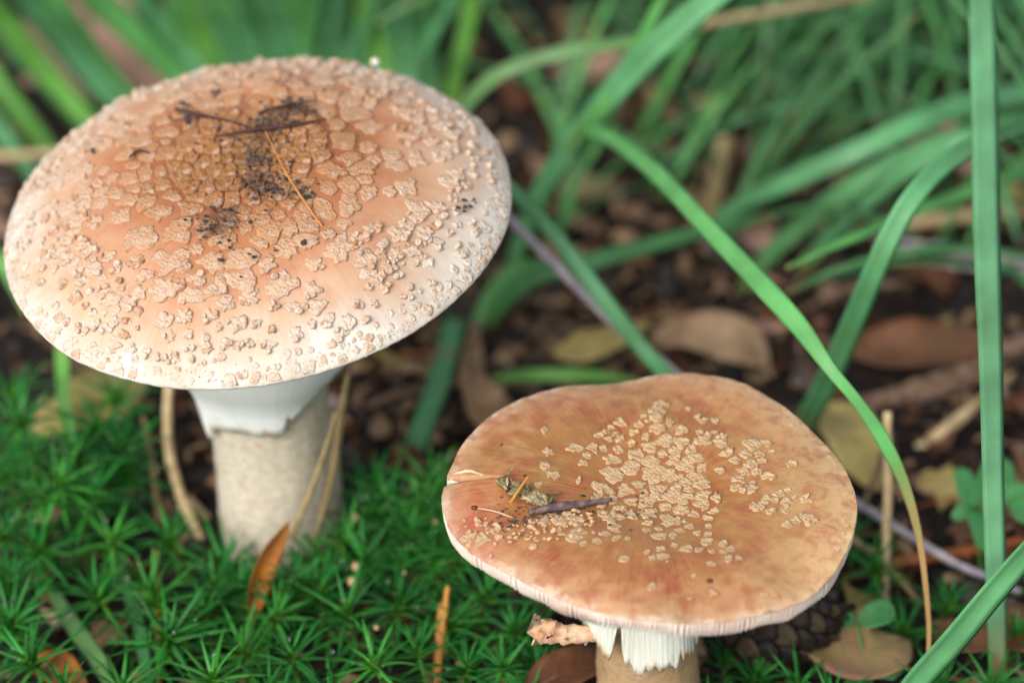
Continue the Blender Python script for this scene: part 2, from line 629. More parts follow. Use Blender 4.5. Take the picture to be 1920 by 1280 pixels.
M['grass_dark'] = mat_grass('grass_dark', (0.065, 0.25, 0.085, 1), c8(110, 110, 60), c8(170, 150, 80), 0.97, 0.03)
M['grass_dry_tip'] = mat_grass('grass_dry_tip', (0.13, 0.44, 0.13, 1), c8(120, 150, 80), c8(190, 152, 96), 0.70, 0.06)
M['grass_dry_base'] = mat_grass('grass_dry_base', (0.165, 0.44, 0.235, 1), c8(158, 130, 82), c8(120, 150, 90), 1.2, 0.05, base_at=0.16)
M['grass_yellow'] = mat_grass('grass_yellow_edge', (0.15, 0.32, 0.11, 1), c8(120, 150, 80), c8(196, 160, 76), 0.93, 0.08)
M['bilberry'] = mat_leaf('bilberry_leaf', (0.05, 0.23, 0.06, 1), (0.07, 0.29, 0.085, 1), (0.08, 0.32, 0.10, 1), 0.15, 0.35, 0.5, 0.3)
M['green_stem'] = mat_simple('green_twig', c8(70, 110, 50), c8(104, 140, 70), 3, 0.5, 0.2)
M['moss'] = mat_moss('moss_green', (0.12, 0.40, 0.04, 1), (0.030, 0.245, 0.036, 1), (0.20, 0.22, 0.09, 1))
M['moss_light'] = mat_moss('moss_fresh', (0.17, 0.47, 0.05, 1), (0.060, 0.33, 0.045, 1), (0.22, 0.28, 0.10, 1))
M['moss_brown'] = mat_moss('moss_dead', (0.14, 0.09, 0.03, 1), (0.10, 0.06, 0.025, 1), (0.16, 0.11, 0.05, 1))
M['moss_stem'] = mat_simple('moss_stem', c8(46, 62, 26), c8(84, 74, 42), 5, 0.7, 0.3)
LEAF = {
    'tan': mat_leaf('leaf_tan', c8(124, 98, 72), c8(158, 128, 96), c8(184, 156, 122), 0.9),
    'rust': mat_leaf('leaf_rust', c8(70, 40, 26), c8(98, 60, 38), c8(124, 84, 56), 0.8),
    'dark': mat_leaf('leaf_dark', c8(34, 24, 19), c8(58, 40, 30), c8(84, 60, 44)),
    'pink': mat_leaf('leaf_pinkish', c8(150, 112, 98), c8(176, 138, 120), c8(190, 156, 136)),
    'yellow': mat_leaf('leaf_yellow_olive', c8(150, 132, 74), c8(176, 158, 96), c8(196, 180, 118)),
    'grey': mat_leaf('leaf_grey', c8(120, 112, 106), c8(150, 140, 132), c8(170, 160, 150)),
    'orange': mat_leaf('leaf_orange', c8(150, 82, 26), c8(176, 102, 36), c8(190, 128, 56), 0.2, 0.45),
    'blotched': mat_leaf('leaf_blotched', c8(170, 118, 104), c8(160, 132, 92), c8(140, 136, 74), 0.4),
    'black': mat_leaf('leaf_black', c8(30, 24, 22), c8(46, 36, 32), c8(70, 56, 48), 0.4, 0.4, 0.5),
}

# ------------------------------------------------------------------ ground
def ground_z(x, y):
    f = math.exp(-((x - 5) ** 2 + (y - 5) ** 2) / 6400.0)
    return 0.40 + 0.75 * math.exp(-(x * x + y * y) / 7.0) + f * (0.5 * nz(x, y, 0, 0.16) + 0.22 * nz(x, y, 3, 0.6) + 0.10 * nz(x, y, 7, 1.7)) + (1 - f) * 1.5 * nz(x, y, 1, 0.02)


def build_ground():
    n = 240
    s = np.linspace(-1, 1, n)
    c = 42 * s + 4200 * s ** 9
    V, F = [], []
    for j in range(n):
        for i in range(n):
            x, y = c[i] + 6, c[j] + 6
            V.append((x, y, ground_z(x, y)))
    for j in range(n - 1):
        for i in range(n - 1):
            a = j * n + i
            F.append((a, a + 1, a + n + 1, a + n))
    o = mesh_obj('ground', V, F, M['soil'])
    props(o, 'dark humus forest floor under the moss and leaf litter', 'ground', kind='structure')


build_ground()

# ------------------------------------------------------------------ caps
class Cap:
    def __init__(self, R, zf, loc, rot):
        self.R, self.zf = R, zf                # R(theta), z(t, theta)
        self.Mw = Matrix.Translation(Vector(loc)) @ rot.to_4x4()
        self.loc, self.rot = Vector(loc), rot
        self.inv = self.Mw.inverted()

    def tz(self, x, y):
        r = math.hypot(x, y)
        th = math.atan2(y, x)
        return r / self.R(th), th

    def z(self, x, y):
        t, th = self.tz(x, y)
        return self.zf(min(t, 1.0), th, x, y)

    def nrm(self, x, y):
        e = 0.04
        t, th = self.tz(x, y)
        if t > 0.97:
            k = 0.97 / t
            x, y = x * k, y * k
        dx = (self.z(x + e, y) - self.z(x - e, y)) / (2 * e)
        dy = (self.z(x, y + e) - self.z(x, y - e)) / (2 * e)
        return Vector((-dx, -dy, 1)).normalized()

    def surf(self, x, y, h=0.0):
        n = self.nrm(x, y) if h else None
        p = Vector((x, y, self.z(x, y)))
        return p + n * h if h else p

    def hit(self, px, py):
        """photo pixel -> point on the upper skin, cap space"""
        o = self.inv @ CAM
        d = (self.inv.to_3x3() @ ray(px, py)).normalized()
        t = (6 - o.z) / d.z
        prev = None
        while t < 200:
            p = o + d * t
            tt, th = self.tz(p.x, p.y)
            g = p.z - self.zf(min(tt, 1.0), th, p.x, p.y)
            if g <= 0 and tt <= 1.02:
                return p
            t += 0.02
            if p.z < -3:
                break
        p = o + d * ((0.0 - o.z) / d.z)
        return p

    def world(self, p):
        return self.Mw @ p


def rotm(tx, ty, tz=0):
    return (Matrix.Rotation(R_(ty), 3, 'Y') @ Matrix.Rotation(R_(tx), 3, 'X') @ Matrix.Rotation(R_(tz), 3, 'Z'))


def cap_shell(cap, parent, mat, name, nr, nth, lip, thick, extra=None, inner=1.2, soil=False):
    """upper skin, rounded margin and the fleshy underside as one closed surface"""
    V, F, zone, pol, bru = [], [], [], [], []
    ts = [1 - (1 - i / nr) ** 1.45 for i in range(1, nr + 1)]
    ths = [2 * math.pi * k / nth for k in range(nth)]
    V.append((0, 0, cap.zf(0, 0, 0, 0)))
    zone.append(0); pol.append((0, 0, 0)); bru.append(0)
    rows = []

    def row(f):
        rows.append(len(V))
        for th in ths:
            R = cap.R(th)
            r, z, zo = f(th, R)
            x, y = r * math.cos(th), r * math.sin(th)
            V.append((x, y, z))
            zone.append(zo)
            pol.append((math.cos(th) * 6, math.sin(th) * 6, r * 0.12))
            bru.append(extra(x, y) if extra else 0.0)
    for t in ts:
        def f(th, R, t=t):
            x, y = t * R * math.cos(th), t * R * math.sin(th)
            z = cap.zf(t, th, x, y)
            if t > 0.96:                       # ragged, granular rim
                z += 0.03 * nz(x, y, 5, 4.0)
            return t * R, z, t
        row(f)
    for dr, dz in lip:
        def f(th, R, dr=dr, dz=dz):
            x, y = R * math.cos(th), R * math.sin(th)
            return R + dr + 0.015 * nz(x, y, 9, 6.0), cap.zf(1.0, th, x, y) + dz + 0.02 * nz(x, y, 2, 5.0), 1.0
        row(f)
    for k in range(1, 11):
        t = 1 - 0.04 - (1 - inner / 5.0 - 0.04) * k / 10
        def f(th, R, t=t):
            x, y = t * R * math.cos(th), t * R * math.sin(th)
            return t * R, cap.zf(t, th, x, y) - thick * (1 - t) - 0.14, 1.0
        row(f)
    for k in range(nth):
        F.append((0, rows[0] + k, rows[0] + (k + 1) % nth))
    for a, b in zip(rows[:-1], rows[1:]):
        for k in range(nth):
            k2 = (k + 1) % nth
            F.append((a + k, b + k, b + k2, a + k2))
    V.append((0, 0, V[rows[-1]][2]))
    zone.append(1); pol.append((0, 0, 0)); bru.append(0)
    for k in range(nth):
        F.append((len(V) - 1, rows[-1] + (k + 1) % nth, rows[-1] + k))
    o = mesh_obj(name, V, F, mat, parent, attrs={'zone': zone, 'polar': pol, 'bruise': bru, 'soil': [soil_at(q[0], q[1]) if soil else 0.0 for q in V]})
    return o


def gills_geo(cap, n, r_in, r_out, drop_out, drop_mid, thick, base_off, taper=0.0):
    m = Mix()
    for k in range(n):
        th0 = 2 * math.pi * k / n + rnd.uniform(-0.2, 0.2) / n
        start = r_in if k % 2 == 0 else r_in + rnd.uniform(0.8, 2.4)
        R = cap.R(th0)
        ro = R + r_out
        start = min(start, ro - 0.5)
        V, pts = [], 7
        for i in range(pts):
            u = i / (pts - 1)
            r = start + (ro - start) * u
            x, y = r * math.cos(th0), r * math.sin(th0)
            top = cap.zf(min(r / R, 1), th0, x, y) - thick * (1 - min(r / R, 1)) - base_off
            d = drop_mid * math.sin(math.pi * min(1, u * 1.02)) ** 0.5 * (1 - u) + drop_out * u ** 0.5
            tx, ty = -math.sin(th0), math.cos(th0)
            w = 0.018 + 0.006 * rnd.random()
            rr = r - taper * d * (1 if i == pts - 1 else 0)
            xb, yb = rr * math.cos(th0), rr * math.sin(th0)
            V += [(x + tx * w, y + ty * w, top), (x - tx * w, y - ty * w, top),
                  (xb - tx * w * .5, yb - ty * w * .5, top - d), (xb + tx * w * .5, yb + ty * w * .5, top - d)]
        F = []
        for i in range(pts - 1):
            a, b = i * 4, i * 4 + 4
            for q in range(4):
                q2 = (q + 1) % 4
                F.append((a + q, b + q, b + q2, a + q2))
        F += [(0, 1, 2, 3), (pts * 4 - 1, pts * 4 - 2, pts * 4 - 3, pts * 4 - 4)]
        m.add(V, F, groove=[0.0] * len(V))
    return m


def poisson(inside, spacing, tries, box, rg):
    P = []
    grid = {}
    g = 0.25
    for _ in range(tries):
        x, y = rg.uniform(box[0], box[1]), rg.uniform(box[2], box[3])
        if not inside(x, y):
            continue
        s = spacing(x, y)
        k = int(s / g) + 1
        gx, gy = int(math.floor(x / g)), int(math.floor(y / g))
        ok = True
        for i in range(gx - k, gx + k + 1):
            for j in range(gy - k, gy + k + 1):
                for (a, b) in grid.get((i, j), ()):
                    if (a - x) ** 2 + (b - y) ** 2 < s * s:
                        ok = False
                        break
                if not ok:
                    break
            if not ok:
                break
        if ok:
            P.append((x, y))
            grid.setdefault((gx, gy), []).append((x, y))
    return P


def weight(q):
    return 0.55 + 0.9 * ((math.sin(q[0] * 127.1 + q[1] * 311.7) * 43758.5453) % 1.0)


def cell(p, pts, s):
    """weighted Voronoi cell of p as a polygon"""
    wp = weight(p)
    x, y = p
    L = s * 1.6
    poly = [(x + L * math.cos(a), y + L * math.sin(a)) for a in np.linspace(0, 2 * math.pi, 13)[:-1]]
    for (qx, qy) in pts:
        dx, dy = qx - x, qy - y
        d2 = dx * dx + dy * dy
        if d2 < 1e-9 or d2 > 11 * s * s:
            continue
        f_ = wp / (wp + weight((qx, qy)))
        mx, my = x + dx * f_, y + dy * f_
        out = []
        for i in range(len(poly)):
            a, b = poly[i], poly[(i + 1) % len(poly)]
            fa = (a[0] - mx) * dx + (a[1] - my) * dy
            fb = (b[0] - mx) * dx + (b[1] - my) * dy
            if fa <= 0:
                out.append(a)
            if fa * fb < 0:
                t = fa / (fa - fb)
                out.append((a[0] + (b[0] - a[0]) * t, a[1] + (b[1] - a[1]) * t))
        poly = out
        if len(poly) < 3:
            return None
    return poly


def wart_geo(cap, p, poly, shrink, th, n, rough, lift, rg, knob, rnd_=0.0):
    """irregular crust: outline of its cell, broken edge, lumpy top that follows the cap"""
    cx, cy = p
    per = [0]
    for i in range(len(poly)):
        a, b = poly[i], poly[(i + 1) % len(poly)]
        per.append(per[-1] + math.dist(a, b))
    out = []
    sd = rg.uniform(0, 100)
    cr_ = math.hypot(cx, cy) + 1e-6
    mean_r = sum(math.dist(q, p) for q in poly) / len(poly) * 0.85
    cux, cuy, cnz = cx / cr_, cy / cr_, cap.nrm(cx, cy).z ** 1.2
    for k in range(n):
        u = per[-1] * k / n
        i = max(j for j in range(len(per)) if per[j] <= u + 1e-9)
        i = min(i, len(poly) - 1)
        a, b = poly[i], poly[(i + 1) % len(poly)]
        f = (u - per[i]) / max(1e-6, per[i + 1] - per[i])
        x, y = a[0] + (b[0] - a[0]) * f - cx, a[1] + (b[1] - a[1]) * f - cy
        r = math.hypot(x, y)
        an = math.atan2(y, x)
        w = 1 + rough * (noise.noise(Vector((math.cos(an) * 1.3 + sd, math.sin(an) * 1.3, sd))) * 1.1 + 0.8 * noise.noise(Vector((math.cos(an) * 3.3 + sd, math.sin(an) * 3.3, 1))))
        s = max(0.25, shrink * w) * ((1 - rnd_) + rnd_ * mean_r / max(r, 1e-4))
        x, y = x * s, y * s
        ro = x * cux + y * cuy
        out.append((x - cux * ro * (1 - cnz), y - cuy * ro * (1 - cnz)))
    V = []
    o = cap.surf(cx, cy)
    rad = math.hypot(cx, cy) + 1e-6
    ux, uy = cx / rad, cy / rad
    size = sum(math.hypot(*q) for q in out) / n

    def put(x, y, h):
        X, Y = cx + x, cy + y
        t, a = cap.tz(X, Y)
        if t > 1.0:
            X, Y = X / t, Y / t
        V.append(cap.surf(X, Y, h) - o)
    layers = [(0.97, -0.04), (1.02, 0.55), (0.88, 0.95), (0.66, 0.95), (0.36, 0.92)]
    for li, (sc, hh) in enumerate(layers):
        for k, (x, y) in enumerate(out):
            x2, y2 = x * sc, y * sc
            if li == 0:
                h = -0.04
            else:
                out_ = (x2 * ux + y2 * uy) / (size + 1e-6)
                h = th * (hh + 0.75 * knob * noise.noise(Vector((x2 * 13 + sd, y2 * 13, sd * 2)))) + lift * th * out_ * (1 if li < 3 else 0.4)
                h = max(h, 0.012)
            put(x2, y2, h)
    put(0, 0, th * (0.85 + 0.5 * knob * noise.noise(Vector((sd, 3, 1)))))
    F = []
    for li in range(len(layers) - 1):
        for k in range(n):
            k2 = (k + 1) % n
            F.append((li * n + k, li * n + k2, (li + 1) * n + k2, (li + 1) * n + k))
    b = (len(layers) - 1) * n
    for k in range(n):
        F.append((b + k, b + (k + 1) % n, len(V) - 1))
    return o, V, F, size


def place_warts(cap, cap_obj, items, mat, limit=300, soil=False):
    items.sort(key=lambda q: -q[3])
    m = Mix()
    for i, (o, V, F, size, zone) in enumerate(items):
        if i < limit:
            mesh_obj('wart', V, F, mat, cap_obj, attrs={'zone': [zone] * len(V), 'soil': [soil_at(o.x + q[0], o.y + q[1]) if soil else 0.0 for q in V]}, loc=o)
        else:
            m.add([Vector(v) + o for v in V], F, zone=[zone] * len(V), soil=[soil_at(o.x, o.y) if soil else 0.0] * len(V))
    if m.V:
        s = m.build('small_warts', mat, cap_obj)
        s['kind'] = 'stuff'


SOIL = []


def soil_at(x, y):
    return min(1.0, sum(k * math.exp(-((x - a) ** 2 + (y - b) ** 2) / (r * r)) for a, b, r, k in SOIL))


# ---- the large mushroom
BIG = Vector((0, 0, 0))
bigR0 = 5.50


def bigR(th):
    return bigR0 * (1 + 0.008 * math.sin(2 * th + 0.6) + 0.007 * math.sin(3 * th + 1.0) + 0.006 * nz(math.cos(th), math.sin(th), 0, 3.0))


def bigz(t, th, x, y):
    z = 1.75 * max(0.0, 1 - t ** 2.0) ** 0.80 - 0.16 * math.exp(-(t / 0.35) ** 2)
    return z + (1 - t * t) * (0.16 * nz(x, y, 0, 0.45) + 0.05 * nz(x, y, 4, 1.4))


big = empty('mushroom', BIG)
props(big, 'taller mushroom with broad cream and tan warty cap on a thick pale stem', 'mushroom')
bigcap = Cap(bigR, bigz, (-0.10, 0.15, 9.78), rotm(6.0, -4.8))
for px_, py_, r_, k_ in ((490, 248, 0.45, 0.85), (535, 215, 0.42, 0.8), (575, 205, 0.3, 0.6), (480, 300, 0.32, 0.8), (505, 350, 0.42, 0.8), (565, 365, 0.25, 0.6), (400, 430, 0.5, 0.6), (425, 405, 0.4, 0.5),
                         (350, 220, 0.3, 0.8), (405, 178, 0.18, 0.7), (262, 294, 0.2, 0.5), (470, 345, 0.3, 0.6), (530, 158, 0.25, 0.5), (872, 390, 0.2, 0.6)):
    h_ = bigcap.hit(px_, py_)
    SOIL.append((h_.x, h_.y, r_ * 1.25, k_ * 0.95))
cap_o = cap_shell(bigcap, big, M['big_skin'], 'cap', 80, 360, [(0.02, -0.03), (0.0, -0.09), (-0.08, -0.13)], 0.9, soil=True)
cap_o.matrix_basis = Matrix.Translation(bigcap.loc * S) @ bigcap.rot.to_4x4()
g = gills_geo(bigcap, 170, 1.6, -0.22, 0.06, 0.75, 0.9, 0.12).build('gills', M['gill'], cap_o)
g['kind'] = 'stuff'


def big_warts():
    rg = random.Random(21)

    def sp(x, y):
        t, th = bigcap.tz(x, y)
        f = 0.72 + 0.6 * (0.5 + nz(x, y, 11, 0.8))
        if t < 0.28:
            return 0.235 * f
        if t < 0.55:
            return 0.40 * f
        if t < 0.78:
            return 0.40 * f
        if t < 0.92:
            return 0.27 * f
        return 0.16 * f
    P = poisson(lambda x, y: bigcap.tz(x, y)[0] < 0.992, sp, 60000, (-5.8, 5.8, -5.8, 5.8), rg)
    items = []
    for p in P:
        t, th = bigcap.tz(*p)
        if (0.5 < t < 0.9 and rg.random() < 0.14) or (t >= 0.9 and rg.random() < 0.28):
            continue
        s = sp(*p)
        near = [q for q in P if abs(q[0] - p[0]) < 3.4 * s and abs(q[1] - p[1]) < 3.4 * s]
        poly = cell(p, near, s)
        if not poly:
            continue
        if t < 0.30:
            a = (rg.uniform(0.84, 1.0), rg.uniform(0.04, 0.10), 16, 0.22, 0.1, 1.3)
        elif t < 0.58:
            a = (rg.uniform(0.62, 1.0), rg.uniform(0.018, 0.045), 24, 0.45, 0.5, 1.0)
        elif t < 0.80:
            a = (rg.uniform(0.50, 0.98), rg.uniform(0.025, 0.055), 22, 0.6, 0.9, 1.4)
        elif t < 0.93:
            a = (rg.uniform(0.40, 0.78), rg.uniform(0.025, 0.06), 18, 0.55, 0.3, 1.8)
        else:
            a = (rg.uniform(0.4, 0.95), rg.uniform(0.012, 0.036), 9, 0.5, 0.1, 1.6)
        o, V, F, size = wart_geo(bigcap, p, poly, a[0], a[1], a[2], a[3], a[4], rg, a[5], 0.12 if t < 0.5 else 0.5)
        items.append((o, V, F, size, t))
        # clusters of knobs beside the outer warts
        if 0.6 < t < 0.93 and rg.random() < 0.8:
            for _ in range(rg.choice((1, 1, 2, 3))):
                an = rg.uniform(0, 6.28)
                q = (p[0] + math.cos(an) * size * 0.9, p[1] + math.sin(an) * size * 0.9)
                rr = rg.uniform(0.045, 0.085)
                pl = [(q[0] + rr * math.cos(b), q[1] + rr * math.sin(b)) for b in np.linspace(0, 6.28, 9)[:-1]]
                if bigcap.tz(*q)[0] < 0.98:
                    o, V, F, sz = wart_geo(bigcap, q, pl, 1.0, rg.uniform(0.07, 0.12), 8, 0.3, 0.0, rg, 0.6)
                    items.append((o, V, F, sz, t))
    place_warts(bigcap, cap_o, items, M['big_wart'], soil=True)


big_warts()


def rim_granules():
    rg = random.Random(44)
    m = Mix()
    for _ in range(2600):
        th = rg.uniform(0, 6.2832)
        t = 1.0 - abs(rg.gauss(0, 0.022))
        R = bigcap.R(th)
        x, y = t * R * math.cos(th), t * R * math.sin(th)
        r = rg.uniform(0.012, 0.034)
        p = Vector((x, y, bigcap.z(x, y) + (rg.uniform(-0.08, 0.0) if t > 0.992 else 0)))
        o_ = Vector((math.cos(th), math.sin(th), 0.6)).normalized()
        a = o_.orthogonal().normalized()
        b = o_.cross(a)
        V = [p + (a * math.cos(k * 1.257) + b * math.sin(k * 1.257)) * r * rg.uniform(0.8, 1.2) - o_ * 0.01 for k in range(5)] + [p + o_ * r * rg.uniform(0.7, 1.5)]
        m.add(V, [(k, (k + 1) % 5, 5) for k in range(5)], zone=[0.98] * 6, soil=[0.0] * 6)
    m.build('rim_granules', M['big_wart'], cap_o)['kind'] = 'stuff'


rim_granules()


def stem_obj(parent, path, name, mat, rough, seed, root=True):
    V, F, al = [], [], []
    n, seg = 60, 96
    Q = catmull(path, n)
    for i, q in enumerate(Q):
        for k in range(seg):
            an = 2 * math.pi * k / seg
            c, s = math.cos(an), math.sin(an)
            r = q[3] * (1 + rough * nz(c * 1.3 + seed, s * 1.3, q[2] * 0.5, 1) + 0.35 * rough * nz(c * 6, s * 6, q[2] * 2.5, 1.3))
            V.append((q[0] + c * r, q[1] + s * r, q[2]))
            al.append(i / (n - 1))
    for i in range(n - 1):
        for k in range(seg):
            k2 = (k + 1) % seg
            F.append((i * seg + k, i * seg + k2, (i + 1) * seg + k2, (i + 1) * seg + k))
    F.append(tuple(range(seg))[::-1])
    F.append(tuple((n - 1) * seg + k for k in range(seg)))
    return mesh_obj(name, V, F, mat, parent, attrs={'along': al})


stem_obj(big, [(0.15, 0, -0.9, 1.45), (0.12, 0, 0.3, 1.52), (0.02, 0, 2.5, 1.44), (-0.12, 0.05, 5.5, 1.36), (-0.4, 0.1, 9.9, 1.30)],
         'stem', M['big_stem'], 0.05, 3)


def skirt(parent, name, mat, prof, axis, lower, nth, ripple, ribs):
    """veil round the stem: prof = (radius, z) rows, lower(th) trims the hem"""
    V, F, ed, pol = [], [], [], []
    n = 26
    Q = catmull(prof, n)
    for th_i in range(nth):
        th = 2 * math.pi * th_i / nth
        zlow = lower(th)
        zt, zb = Q[0][1], Q[-1][1]
        for side in (0, 1):
            for i, q in enumerate(Q):
                u = i / (n - 1)
                f = u * (zt - zlow) / (zt - zb)
                j = min(max(f, 0), 1.0) * (n - 1)
                a = int(min(j, n - 2))
                r, z = Q[a] + (Q[a + 1] - Q[a]) * (j - a)
                r += ripple * u * math.sin(5 * th + 1.2 + 2 * nz(th, 1)) + ribs * u * (math.sin(th * 75 + 4 * nz(math.cos(th), math.sin(th), 4, 4.0)) + 1.6 * nz(math.cos(th), math.sin(th), u * 0.3, 11.0)) - side * 0.05
                ax = axis(z)
                V.append((ax[0] + r * math.cos(th), ax[1] + r * math.sin(th), z))
                ed.append(u)
                pol.append((math.cos(th) * 4, math.sin(th) * 4, u * 0.15))
    w = 2 * n
    for t in range(nth):
        a, b = t * w, ((t + 1) % nth) * w
        for i in range(n - 1):
            F.append((a + i, a + i + 1, b + i + 1, b + i))
            F.append((b + n + i, b + n + i + 1, a + n + i + 1, a + n + i))
        F.append((a + n - 1, a + 2 * n - 1, b + 2 * n - 1, b + n - 1))
        F.append((b, b + n, a + n, a))
    return mesh_obj(name, V, F, mat, parent, attrs={'edge': ed, 'polar': pol})


def big_axis(z):
    u = z / 9.9
    return (0.15 - 0.55 * u, 0.1 * u)


def big_hem(th):
    d = (math.degrees(th) + 360) % 360          # 270 = towards the camera, 180 = left
    z = 4.70
    z += 1.5 * max(0, math.sin(R_((d - 285)))) if 285 < d or d < 105 else 0
    for c, w, h in ((216, 9, -0.42), (292, 2.2, 0.28), (305, 2.0, 0.10), (318, 2.5, 0.18), (330, 2, 0.15), (338, 2, 0.12)):
        z += h * math.exp(-((d - c) / w) ** 2)
    return z + 0.05 * nz(math.cos(th), math.sin(th), 0, 9.0)


skirt(big, 'ring', M['big_ring'], [(1.32, 9.8), (2.0, 8.8), (2.5, 7.7), (2.25, 6.6), (1.70, 5.5), (1.52, 4.0)], big_axis, big_hem, 240, 0.04, 0.0)

# ---- the small mushroom
SM = at_z(1217, 935, 6.9)
SM = Vector((SM.x, SM.y, 0))
# outline of its upper skin traced in the photograph, laid on the cap's own plane
trace = [(828, 912), (846, 876), (880, 820), (930, 780), (1000, 744), (1060, 720), (1150, 711), (1220, 700), (1290, 695), (1370, 711),
         (1440, 743), (1510, 795), (1560, 850), (1592, 900), (1606, 945), (1602, 990), (1578, 1045), (1535, 1092), (1480, 1126), (1400, 1152),
         (1310, 1166), (1220, 1165), (1140, 1150), (1050, 1116), (960, 1070), (890, 1032), (850, 990), (836, 955)]
SMZ = 6.9
srot = rotm(0.0, 0.0)
tr = []
for q in trace:
    w = at_z(q[0], q[1], SMZ) - Vector((SM.x, SM.y, SMZ))
    tr.append((math.atan2(w.y, w.x), math.hypot(w.x, w.y)))
tr.sort()
tr_t = np.array([a[0] for a in tr])
tr_r = np.array([a[1] for a in tr])
tt = np.concatenate([tr_t - 2 * math.pi, tr_t, tr_t + 2 * math.pi])
rr_ = np.concatenate([tr_r] * 3)
fine = np.linspace(-math.pi, math.pi, 721)
rf = np.interp(fine, tt, rr_)
ker = np.hanning(25); ker /= ker.sum()
rf = np.convolve(np.concatenate([rf[-13:-1], rf, rf[1:13]]), ker, 'valid')
CRACK = at_z(836, 893, SMZ) - Vector((SM.x, SM.y, SMZ))
CRTH = math.atan2(CRACK.y, CRACK.x)


def adiff(a, b):
    return (a - b + math.pi) % (2 * math.pi) - math.pi


def smR(th):
    th = adiff(th, 0)
    r = float(np.interp(th, fine, rf))
    d = math.degrees(adiff(th, CRTH))
    return r + 0.014 * nz(math.cos(th), math.sin(th), 0, 14.0) - 0.42 * math.exp(-(d / 0.45) ** 2)


def smz(t, th, x, y):
    z = 0.30 * (1 - t ** 3.0) - 0.34 * math.exp(-(t / 0.5) ** 2) - 0.16 * max(0, t - 0.85) / 0.15 * max(0, t - 0.85)
    z += t * t * (0.07 * math.sin(3 * th + 0.5) + 0.05 * math.sin(5 * th + 2) + 0.04 * nz(math.cos(th), math.sin(th), 3, 4.0))
    d = math.degrees(adiff(th, CRTH))
    if t > 0.72:                                # the lobe below the split sags a little
        z -= 0.16 * (t - 0.72) / 0.28 * (1 / (1 + math.exp(-d / 0.8))) * math.exp(-max(0, d) / 12)
    return z + 0.07 * nz(x, y, 0, 0.6) + 0.012 * nz(x, y, 8, 3.0)


small = empty('mushroom', SM)
props(small, 'shorter mushroom with flat orange brown cap, split at its left margin', 'mushroom')
smcap = Cap(smR, smz, (SM.x, SM.y, SMZ), srot)
BR = smcap.inv @ (at_z(880, 985, SMZ))


def bruise(x, y):
    return math.exp(-(((x - BR.x) / 0.55) ** 2 + ((y - BR.y) / 1.0) ** 2))


scap_o = cap_shell(smcap, small, M['small_skin'], 'cap', 70, 540, [(0.015, -0.02), (0.01, -0.05), (-0.03, -0.07)], 0.5, bruise)
scap_o.location = Vector((0, 0, SMZ)) * S
gm = gills_geo(smcap, 330, 1.4, -0.35, 0.20, 0.55, 0.5, 0.05, 0.1)


def gill_wall(m):
    """the ends of the gills showing as a ridged band under the margin"""
    V, F, gv = [], [], []
    nth = 1980
    prof = [(-0.02, -0.02), (0.004, -0.06), (0.012, -0.16), (0.0, -0.30), (-0.04, -0.42), (-0.14, -0.50), (-0.45, -0.44)]
    for k in range(nth):
        th = 2 * math.pi * k / nth
        R = smcap.R(th)
        c, s_ = math.cos(th), math.sin(th)
        ze = smcap.zf(1.0, th, R * c, R * s_)
        ph = 290 * th + 9.0 * nz(c, s_, 6, 9.0)
        hh = 0.86 + 0.30 * nz(c, s_, 2, 5.0) + 0.14 * math.sin(ph)
        for i, (dr, dz) in enumerate(prof):
            rr = R + dr - (0.04 * (0.5 - 0.5 * math.sin(ph)) * (0.8 + nz(c, s_, 3, 30.0)) if i > 1 else 0)
            V.append((rr * c, rr * s_, ze + dz * hh))
            gv.append((0.5 - 0.5 * math.sin(ph)) ** 2 if i > 1 else 0.3)
    n = len(prof)
    for k in range(nth):
        a, b = k * n, ((k + 1) % nth) * n
        for i in range(n - 1):
            F.append((a + i, a + i + 1, b + i + 1, b + i))
    m.add(V, F, groove=gv)


gill_wall(gm)
g = gm.build('gills', M['gill_stained'], scap_o)
g['kind'] = 'stuff'


